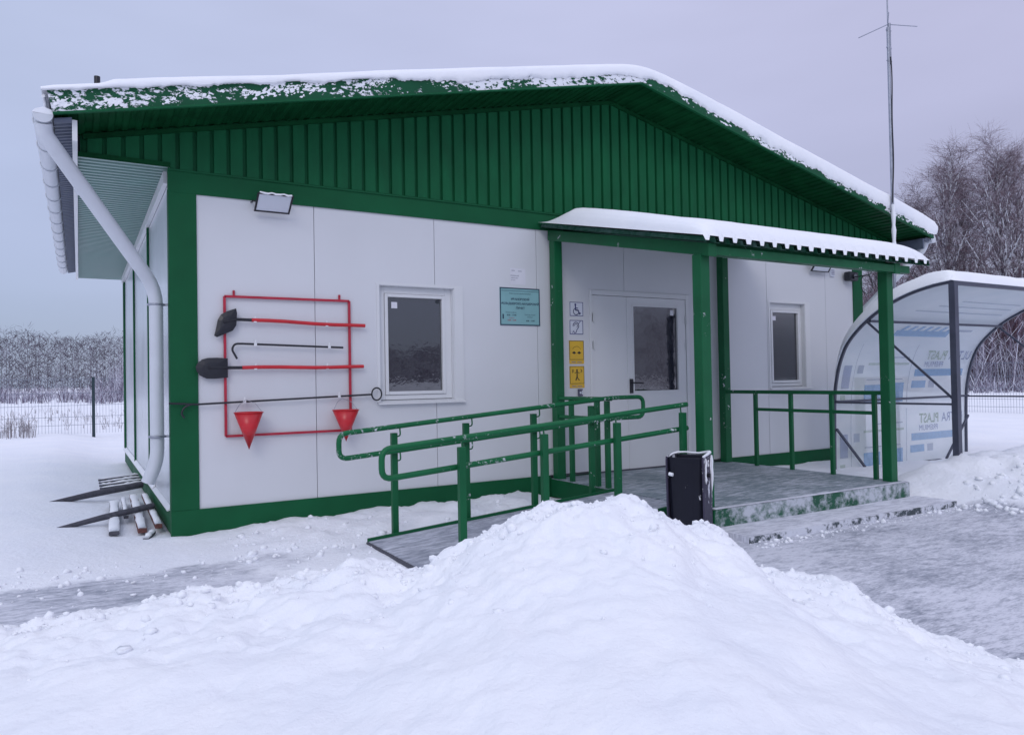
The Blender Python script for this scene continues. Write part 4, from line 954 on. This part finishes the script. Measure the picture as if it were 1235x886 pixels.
# corrugation-like creases of the roof part and prints on the sheet (seen mirrored from the inside)
def pm(x, s, o=0):
    y = float(np.interp(s, sm_s, ay)); z = float(np.interp(s, sm_s, az)); i = min(59, max(0, int(s/ps[-1]*59)))
    return Vector((x, y+ny_[i]*.011-ny_[i]*o, z+nz_[i]*.011-nz_[i]*o))
def pblock(x0, x1, s0, s1, m, o=.0):
    n = max(2, int((s1-s0)/.04)+1); V = []; F = []
    for i in range(n+1):
        s = s0+(s1-s0)*i/n; V += [pm(x0, s, o), pm(x1, s, o)]
    for i in range(n): F.append((2*i, 2*i+1, 2*i+3, 2*i+2))
    return MB().add(V, F).build('film_print', m, sh)
for base in (.0, .88, 1.76):
    def B(x0, x1, s0, s1, m):
        a0, a1 = s0+base, s1+base
        if a1 < ps[-1]-.15: pblock(x0, x1, a0, a1, m)
    if base < 1.5:
        B(9.15, 10.32, .40, .50, 'pr_blue'); B(9.12, 9.45, .24, .34, 'pr_blue'); B(9.52, 9.66, .24, .34, 'pr_grey')
        B(8.60, 8.95, .06, .32, 'pr_blue'); B(8.10, 8.45, .06, .30, 'pr_blue'); B(7.90, 8.02, .45, .56, 'pr_grey'); B(7.62, 7.78, .26, .56, 'pr_dblue')
        B(8.1, 8.98, .56, .59, 'pr_green'); B(8.4, 8.95, .655, .672, 'pr_grey'); B(8.12, 8.9, .36, .375, 'pr_grey'); B(9.03, 9.045, .05, .85, 'pr_grey'); B(7.84, 7.85, .05, .85, 'pr_grey')
        B(7.62, 7.72, .08, .18, 'pr_green')
        for c0 in (8.17, 8.30, 8.67, 8.82): pass
        mf = lambda X, S, o: pm(X, S, .002+o)
        text('PLAST', .185, 9.80, .635+base, 0, 'pr_green', sh, 'film_lettering', 'LEFT', .003, mf, .93, True)
        text('ULTRA', .185, 10.40, .635+base, 0, 'pr_dblue', sh, 'film_lettering', 'LEFT', .0, mf, .93, True)
        text('PREMIUM', .11, 9.78, .53+base, 0, 'pr_dblue', sh, 'film_lettering', 'LEFT', .0, mf, 1.0, True)
# blue block with slanted stripes below the upper purlin
pblock(8.30, 9.50, 1.86, 1.96, 'pr_blue')
for i in range(7):
    x = 8.35+.17*i; V = [pm(x, 1.96), pm(x+.08, 1.96), pm(x+.16, 2.04), pm(x+.08, 2.04)]; MB().add(V, [(0, 1, 2, 3)]).build('film_print', 'pr_blue', sh)
pblock(9.62, 10.0, 1.96, 2.0, 'pr_grey')
for i in range(3): pblock(8.2+.3*i, 10.2, 2.32+.13*i, 2.345+.13*i, 'pr_grey')
# snow on the shelter roof
us = np.linspace(1.28, ps[-1]+.0, 46); xs_ = np.linspace(SA-.03, SB+.03, 60); rows = []
Ys = []; Zs = []; Xc = []
for i, s in enumerate(us):
    y = np.interp(s, sm_s, ay); z = np.interp(s, sm_s, az); j = min(59, int(s/ps[-1]*59)); t = np.interp(s, [1.28, 1.5, 1.9, 2.4, 3.0, ps[-1]-.05, ps[-1]], [.0, .05, .11, .15, .155, .13, .06])
    e = np.minimum(xs_-SA+.03, SB+.03-xs_); pf = np.interp(e, [0, .02, .06, .14], [.0, .6, .9, 1]); tt = .02+t*pf*(1+.35*fbm(xs_*1.0, xs_*0+s, 2, 4))
    Xc.append(xs_); Ys.append(y+ny_[j]*tt); Zs.append(z+nz_[j]*tt)
Xc.append(xs_); Ys.append(np.full(60, -2.225)); Zs.append(np.full(60, 2.236))
gridmesh('snow_cap', np.array(Xc), np.array(Ys), np.array(Zs), 'snow_soft', sh)

# ------------------------------------------------------------------ timber by the left wall
def plank(a, b, w, h, m, label, snow=True, name='plank', cat='plank', group='timber lying by the left wall'):
    w *= .78; h *= .8; a = (a[0], a[1], a[2]-.03); b = (b[0], b[1], b[2]-.032)
    t = thing(name, label, cat, a, group)
    MB().bar(a, b, w, h).build('board', m, t, .004)
    if snow:
        n = 14; A = Vector(a)+Vector((0, 0, h/2)); B = Vector(b)+Vector((0, 0, h/2)); d = (B-A).normalized(); sd = Vector((-d.y, d.x, 0)).normalized()
        V = []; F = []
        for i in range(n+1):
            c = A.lerp(B, .01+.98*i/n); k = w*.5*random.uniform(.82, 1.12); th = random.uniform(.008, .024)*(.4 if i in (0, n) else 1)
            V += [c-sd*k, c-sd*k*.8+Vector((0, 0, th*.8)), c+Vector((0, 0, th)), c+sd*k*.8+Vector((0, 0, th*.8)), c+sd*k]
        for i in range(n):
            for j in range(4): F.append((5*i+j, 5*i+j+1, 5*i+6+j, 5*i+5+j))
        F += [(0, 1, 2, 3, 4), tuple(5*n+j for j in (4, 3, 2, 1, 0))]
        mb = MB(); mb.add(V, F, True); mb.build('snow_strip', 'snow_soft', t)
    return t
# poles leaning out into the snow
def pole(a, b, r, label):
    t = thing('timber_pole', label, 'pole', a, 'dark poles by the left wall'); MB().tube([a, Vector(a).lerp(Vector(b), .5)+Vector((0, 0, .006)), b], r, 10, rad=[r, r*.95, r*.55]).build('shaft', 'wood_dark', t)
pole((-.06, 2.62, .150), (-1.0, 2.06, .085), .036, 'thick dark pole by the left wall, its tip sunk in snow')
pole((-.07, 1.02, .135), (-.90, .62, .055), .028, 'thinner dark pole nearer the building corner, tip sunk in snow')
for i, (y, z) in enumerate(((2.95, .15), (3.18, .155), (3.42, .16), (3.68, .165))):
    plank((-.03, y+.10, z), (-.46, y-.22+.1, z-.005), .055, .03, 'wood_dark', ['dark thin plank end nearest the thick pole', 'dark plank second from the thick pole', 'dark plank third from the thick pole', 'dark plank farthest along the left wall'][i])
plank((-.07, 2.1, .125), (-.085, .28, .095), .07, .045, 'wood_red', 'reddish plank lying right against the wall base')
plank((-.17, 2.2, .115), (-.21, .26, .075), .09, .045, 'wood_red', 'wide reddish plank under snow beside the wall plank')
plank((-.27, 2.1, .11), (-.30, .9, .10), .05, .03, 'wood_dark', 'narrow dark plank in the middle of the timber')
plank((-.36, 1.9, .11), (-.42, .25, .08), .10, .035, 'wood_dark', 'outermost snow covered plank away from the wall')
plank((-.13, .28, .05), (-.20, .06, .035), .06, .03, 'wood_dark', 'short offcut nearest the building corner')

# ------------------------------------------------------------------ welded mesh fence round the yard
def fence(pts, label, posts_at):
    t = thing('wire_fence', label, 'fence', pts[0])
    for a, b in zip(pts[:-1], pts[1:]):
        a = Vector(a); b = Vector(b); mb = MB(); n = int((b-a).length/.066)
        for i in range(n):
            p = a.lerp(b, i/n); mb.tube([p+Vector((0, 0, .0)), p+Vector((0, 0, 1.36))], .0035, 3, False)
        for z in (.22, .42, .70, 1.0, 1.34):
            mb.bar(a+Vector((0, 0, z)), b+Vector((0, 0, z)), .010, .008)
        kind(mb.build('mesh_panel', 'mesh', t), 'stuff')
    for p in pts: MB().box(p[0]-.035, p[0]+.035, p[1]-.03, p[1]+.03, -.1, 1.50).build('post', 'fence_post', t)
bp_ = [(-.35+2.5*i, 14.39, .11) for i in range(-4, 9)]
fence(bp_, 'wire mesh fence with dark posts behind the building on the left', None)
fence([(19.65, 14.39-2.5*i, .11) for i in range(0, 9)], 'wire mesh fence at the right edge beyond the shelter', None)

# ------------------------------------------------------------------ vegetation
def slivers(name, A, B, W, m, parent=None, taper=.35):
    """thin twig blades from arrays of start, end and width"""
    A = np.asarray(A); B = np.asarray(B); W = np.asarray(W)[:, None]; n = len(A)
    d = B-A; ang = RNG.rand(n)*PI; side = np.stack([np.cos(ang), np.sin(ang), np.zeros(n)], 1)
    s = np.cross(d, side); s /= (np.linalg.norm(s, axis=1)[:, None]+1e-9)
    # orient roughly across any view: mix horizontal direction
    h = np.cross(d, np.array([0, 0, 1.])); hl = np.linalg.norm(h, axis=1)[:, None]; s = np.where(hl > .15*np.linalg.norm(d, axis=1)[:, None], s, s)
    V = np.concatenate([A-s*W/2, A+s*W/2, B+s*W/2*taper, B-s*W/2*taper], 1).reshape(-1, 3)
    F = np.arange(4*n).reshape(n, 4)
    me = bpy.data.meshes.new(name); me.vertices.add(4*n); me.vertices.foreach_set('co', V.ravel())
    me.loops.add(4*n); me.loops.foreach_set('vertex_index', F.ravel().astype(np.int32)); me.polygons.add(n)
    me.polygons.foreach_set('loop_start', np.arange(0, 4*n, 4, dtype=np.int32)); me.polygons.foreach_set('loop_total', np.full(n, 4, dtype=np.int32)); me.update()
    return link(name, me, m, parent)
def gh(x, y): return ground_h(np.array([[x]], float), np.array([[y]], float))[0, 0]
def wood(positions, heights, nb, width, tl=1.2, low=.1, rad=.22):
    """short twigs filling an uneven crown, plus a trunk, for many far trees"""
    P = np.repeat(positions, nb, 0); H = np.repeat(heights, nb); n = len(P)
    t = low+(1-low)*RNG.rand(n)
    env = rad*H*np.sin(PI*np.clip((t-low)/(1-low)*.86+.10, 0, 1))**.7
    a = RNG.rand(n)*2*PI; rr = env*np.sqrt(RNG.rand(n))
    base = P+np.stack([np.cos(a)*rr, np.sin(a)*rr, t*H*.97], 1)
    a2 = a+RNG.randn(n)*.7; ln = tl*(.4+RNG.rand(n)); hz = .2+.8*RNG.rand(n)
    end = base+np.stack([np.cos(a2)*ln*hz, np.sin(a2)*ln*hz, ln*(.25+.75*RNG.rand(n))*(1-.3*hz)], 1)
    w = width*(.5+RNG.rand(n)); m = len(positions)
    A = [base, positions]; B = [end, positions+np.stack([RNG.randn(m)*.3, RNG.randn(m)*.3, heights*.86], 1)]
    return np.concatenate(A), np.concatenate(B), np.concatenate([w, heights*.008])
# far wood, a ring of forest standing round the fields
def ring(name, r0, r1, a0, a1, step, h0, h1, nb, w, m, **k):
    P = []
    for r in np.arange(r0, r1, (r1-r0)/4):
        for a in np.arange(a0, a1, step/r*57.3): 
            aa = math.radians(a+RNG.rand()*step/r*57); rr = r+RNG.rand()*(r1-r0)/4
            P.append((CAMP.x+rr*math.sin(aa), CAMP.y+rr*math.cos(aa)))
    P = np.array(P); Hs = h0+(h1-h0)*(.5+fbm(P[:, 0], P[:, 1], .05, 4, .6)*2.4)*(.72+.5*RNG.rand(len(P)))
    z = ground_h(P[:, 0], P[:, 1]); A, B, W = wood(np.c_[P, z-.2], np.clip(Hs, h0*.62, h1*1.3), nb, w, **k)
    o = slivers(name, A, B, W, m); kind(o, 'stuff'); return o
ring('far_forest', 205, 245, -14, 16, 1.6, 12, 18, 150, .085, 'far_wood', tl=1.5, low=.0, rad=.27)
ring('far_forest', 205, 240, 16, 84, 5, 11, 16, 30, .3, 'far_wood', tl=2.2)
ring('far_forest', 150, 180, 143, 346, 2.6, 8, 11, 70, .15, 'thicket', tl=1.6)
ring('south_wood', 60, 85, 84, 143, 1.6, 7, 11, 90, .06, 'thicket', tl=.9, low=.02)
# scrub in the field beyond the fence
def scrub(name, regions, m, nb, w):
    A = []; B = []; W = []
    for (d0, d1, a0, a1, n, h0, h1, lean) in regions:
        for _ in range(n):
            a = math.radians(a0+(a1-a0)*RNG.rand()); d = d0+(d1-d0)*RNG.rand(); x = CAMP.x+d*math.sin(a); y = CAMP.y+d*math.cos(a)
            H = h0+(h1-h0)*RNG.rand(); z = float(ground_h(np.array([x]), np.array([y]))[0])
            for _ in range(nb):
                aa = RNG.rand()*2*PI; l = H*(.5+.5*RNG.rand()); s = lean*RNG.rand()
                b0 = (x+RNG.randn()*.12*H, y+RNG.randn()*.12*H, z-.05); e = (b0[0]+math.cos(aa)*l*s, b0[1]+math.sin(aa)*l*s, z+l)
                A.append(b0); B.append(e); W.append(w*(.5+RNG.rand()))
                for _k in range(3):
                    t = .3+.6*RNG.rand(); q = [b0[i]+(e[i]-b0[i])*t for i in range(3)]; a3 = RNG.rand()*2*PI; l3 = l*.28*(.5+RNG.rand())
                    A.append(q); B.append((q[0]+math.cos(a3)*l3*.7, q[1]+math.sin(a3)*l3*.7, q[2]+l3*.75)); W.append(w*.6)
    o = slivers(name, A, B, W, m); kind(o, 'stuff'); return o
scrub('field_scrub', [(62, 95, -6, 6.5, 330, .5, 1.5, .5), (70, 80, 1.2, 4, 60, 1, 2.6, .4), (120, 150, 2.0, 6.5, 60, 4, 9, .25)], 'frost_bush', 7, .045)
scrub('dry_grass', [(19.3, 20.4, -4.6, -2.6, 26, .2, .55, .15), (22.5, 40, -5, 5, 90, .1, .45, .5)], 'grass', 3, .014)
scrub('thicket', [(50, 66, 50, 74, 800, 3.5, 8.0, .32), (57, 80, 50, 74, 560, 6.0, 9.5, .25)], 'thicket', 11, .042)
scrub('frosted_undergrowth', [(47, 54, 54, 78, 420, .8, 4.6, .5), (42.5, 46, 56, 78, 110, .2, .9, 1.3)], 'frost_bush', 8, .04)

def birch_mesh(seed, H, nl, spread):
    R = np.random.RandomState(seed); A = []; B = []; W = []; tr = MB()
    n = 12; pts = []; x = y = 0
    for i in range(n+1):
        pts.append(Vector((x, y, H*i/n-.2))); x += R.randn()*.10; y += R.randn()*.10
    tr.tube(pts, .1, 8, rad=[max(.012, .15*(1-i/n)**.9) for i in range(n+1)])
    def trunk(t):
        f = t*n; i = min(n-1, int(f)); return pts[i].lerp(pts[i+1], f-i)
    for _ in range(nl):
        t = .16+.80*R.rand()**.85; p = trunk(t); az_ = R.rand()*2*PI; ln = H*spread*(1.12-t)**.8*(.6+.6*R.rand()); up = 1.0+1.5*R.rand()
        d = Vector((math.cos(az_), math.sin(az_), up)).normalized(); q = [p]; m = 6
        for k in range(m):
            d = (d+Vector((R.randn()*.10, R.randn()*.10, .06))).normalized(); q.append(q[-1]+d*ln/m)
        r0 = .062*(1-t)+.014
        tr.tube(q, .02, 4, False, [r0*(1-k/(m+1))+.004 for k in range(m+1)])
        for _s in range(10):
            f = (.15+.85*R.rand())*m; i = min(m-1, int(f)); s = q[i].lerp(q[i+1], f-i); a2 = R.rand()*2*PI
            d2 = (d*.9+Vector((math.cos(a2), math.sin(a2), R.randn()*.4))).normalized(); l2 = ln*.34*(.5+R.rand()); e = s+d2*l2; A.append(s); B.append(e); W.append(.020)
            for _t in range(8):
                g = s.lerp(e, .1+.9*R.rand()); a3 = R.rand()*2*PI; l3 = .35+.75*R.rand()
                d3 = (d2*.6+Vector((math.cos(a3)*.6, math.sin(a3)*.6, R.randn()*.25+.12))).normalized(); mid = g+d3*l3*.5; e3 = mid+(d3+Vector((0, 0, -.22))).normalized()*l3*.6
                A += [g, mid]; B += [mid, e3]; W += [.012, .009]
    return tr, ([tuple(a) for a in A], [tuple(b) for b in B], W)
protos = []
birches = [ (56.8, 60, .80, 5.0, 2, 'bare birch mostly hidden by the roof end, leftmost of the group'), # azimuth, distance, height scale, rot, proto, label
    (57.6, 58, .86, 0, 0, 'low bare birch just right of the mast, second from the left'), (59.4, 57, .93, 1.2, 1, 'bare birch rising above the roof end, third from the left'),
    (60.9, 55, 1.04, 2.2, 2, 'bare birch with drooping twigs, fourth from the left of the group'), (62.2, 57, .98, 3.7, 0, 'slender bare birch, third from the right edge, behind the shelter roof'),
    (63.6, 54, 1.05, .6, 1, 'tall wide crowned birch, second from the right edge'), (65.0, 55, 1.0, 4.4, 2, 'bare birch cut by the right edge of the picture')]
pm_ = []
for sd in range(3):
    tr, (A, B, W) = birch_mesh(21+sd, 14.6, 70, .41); pm_.append((tr, A, B, W))
made = {}
for (az_, dist, sc, rot, k, lab) in birches:
    a = math.radians(az_); x = CAMP.x+dist*math.sin(a); y = CAMP.y+dist*math.cos(a)
    t = thing('birch_tree', lab, 'tree', (x, y, gh(x, y)-.1), 'bare birches behind the shelter'); t.rotation_euler.z = rot; t.scale = (sc, sc, sc)
    if k not in made:
        tr, A, B, W = pm_[k]; o1 = tr.build('trunk', 'birch'); o2 = slivers('crown', A, B, W, 'twig'); made[k] = (o1, o2)
    else:
        o1, o2 = (o.copy() for o in made[k]); COL.objects.link(o1); COL.objects.link(o2)
    o1.parent = t; o2.parent = t
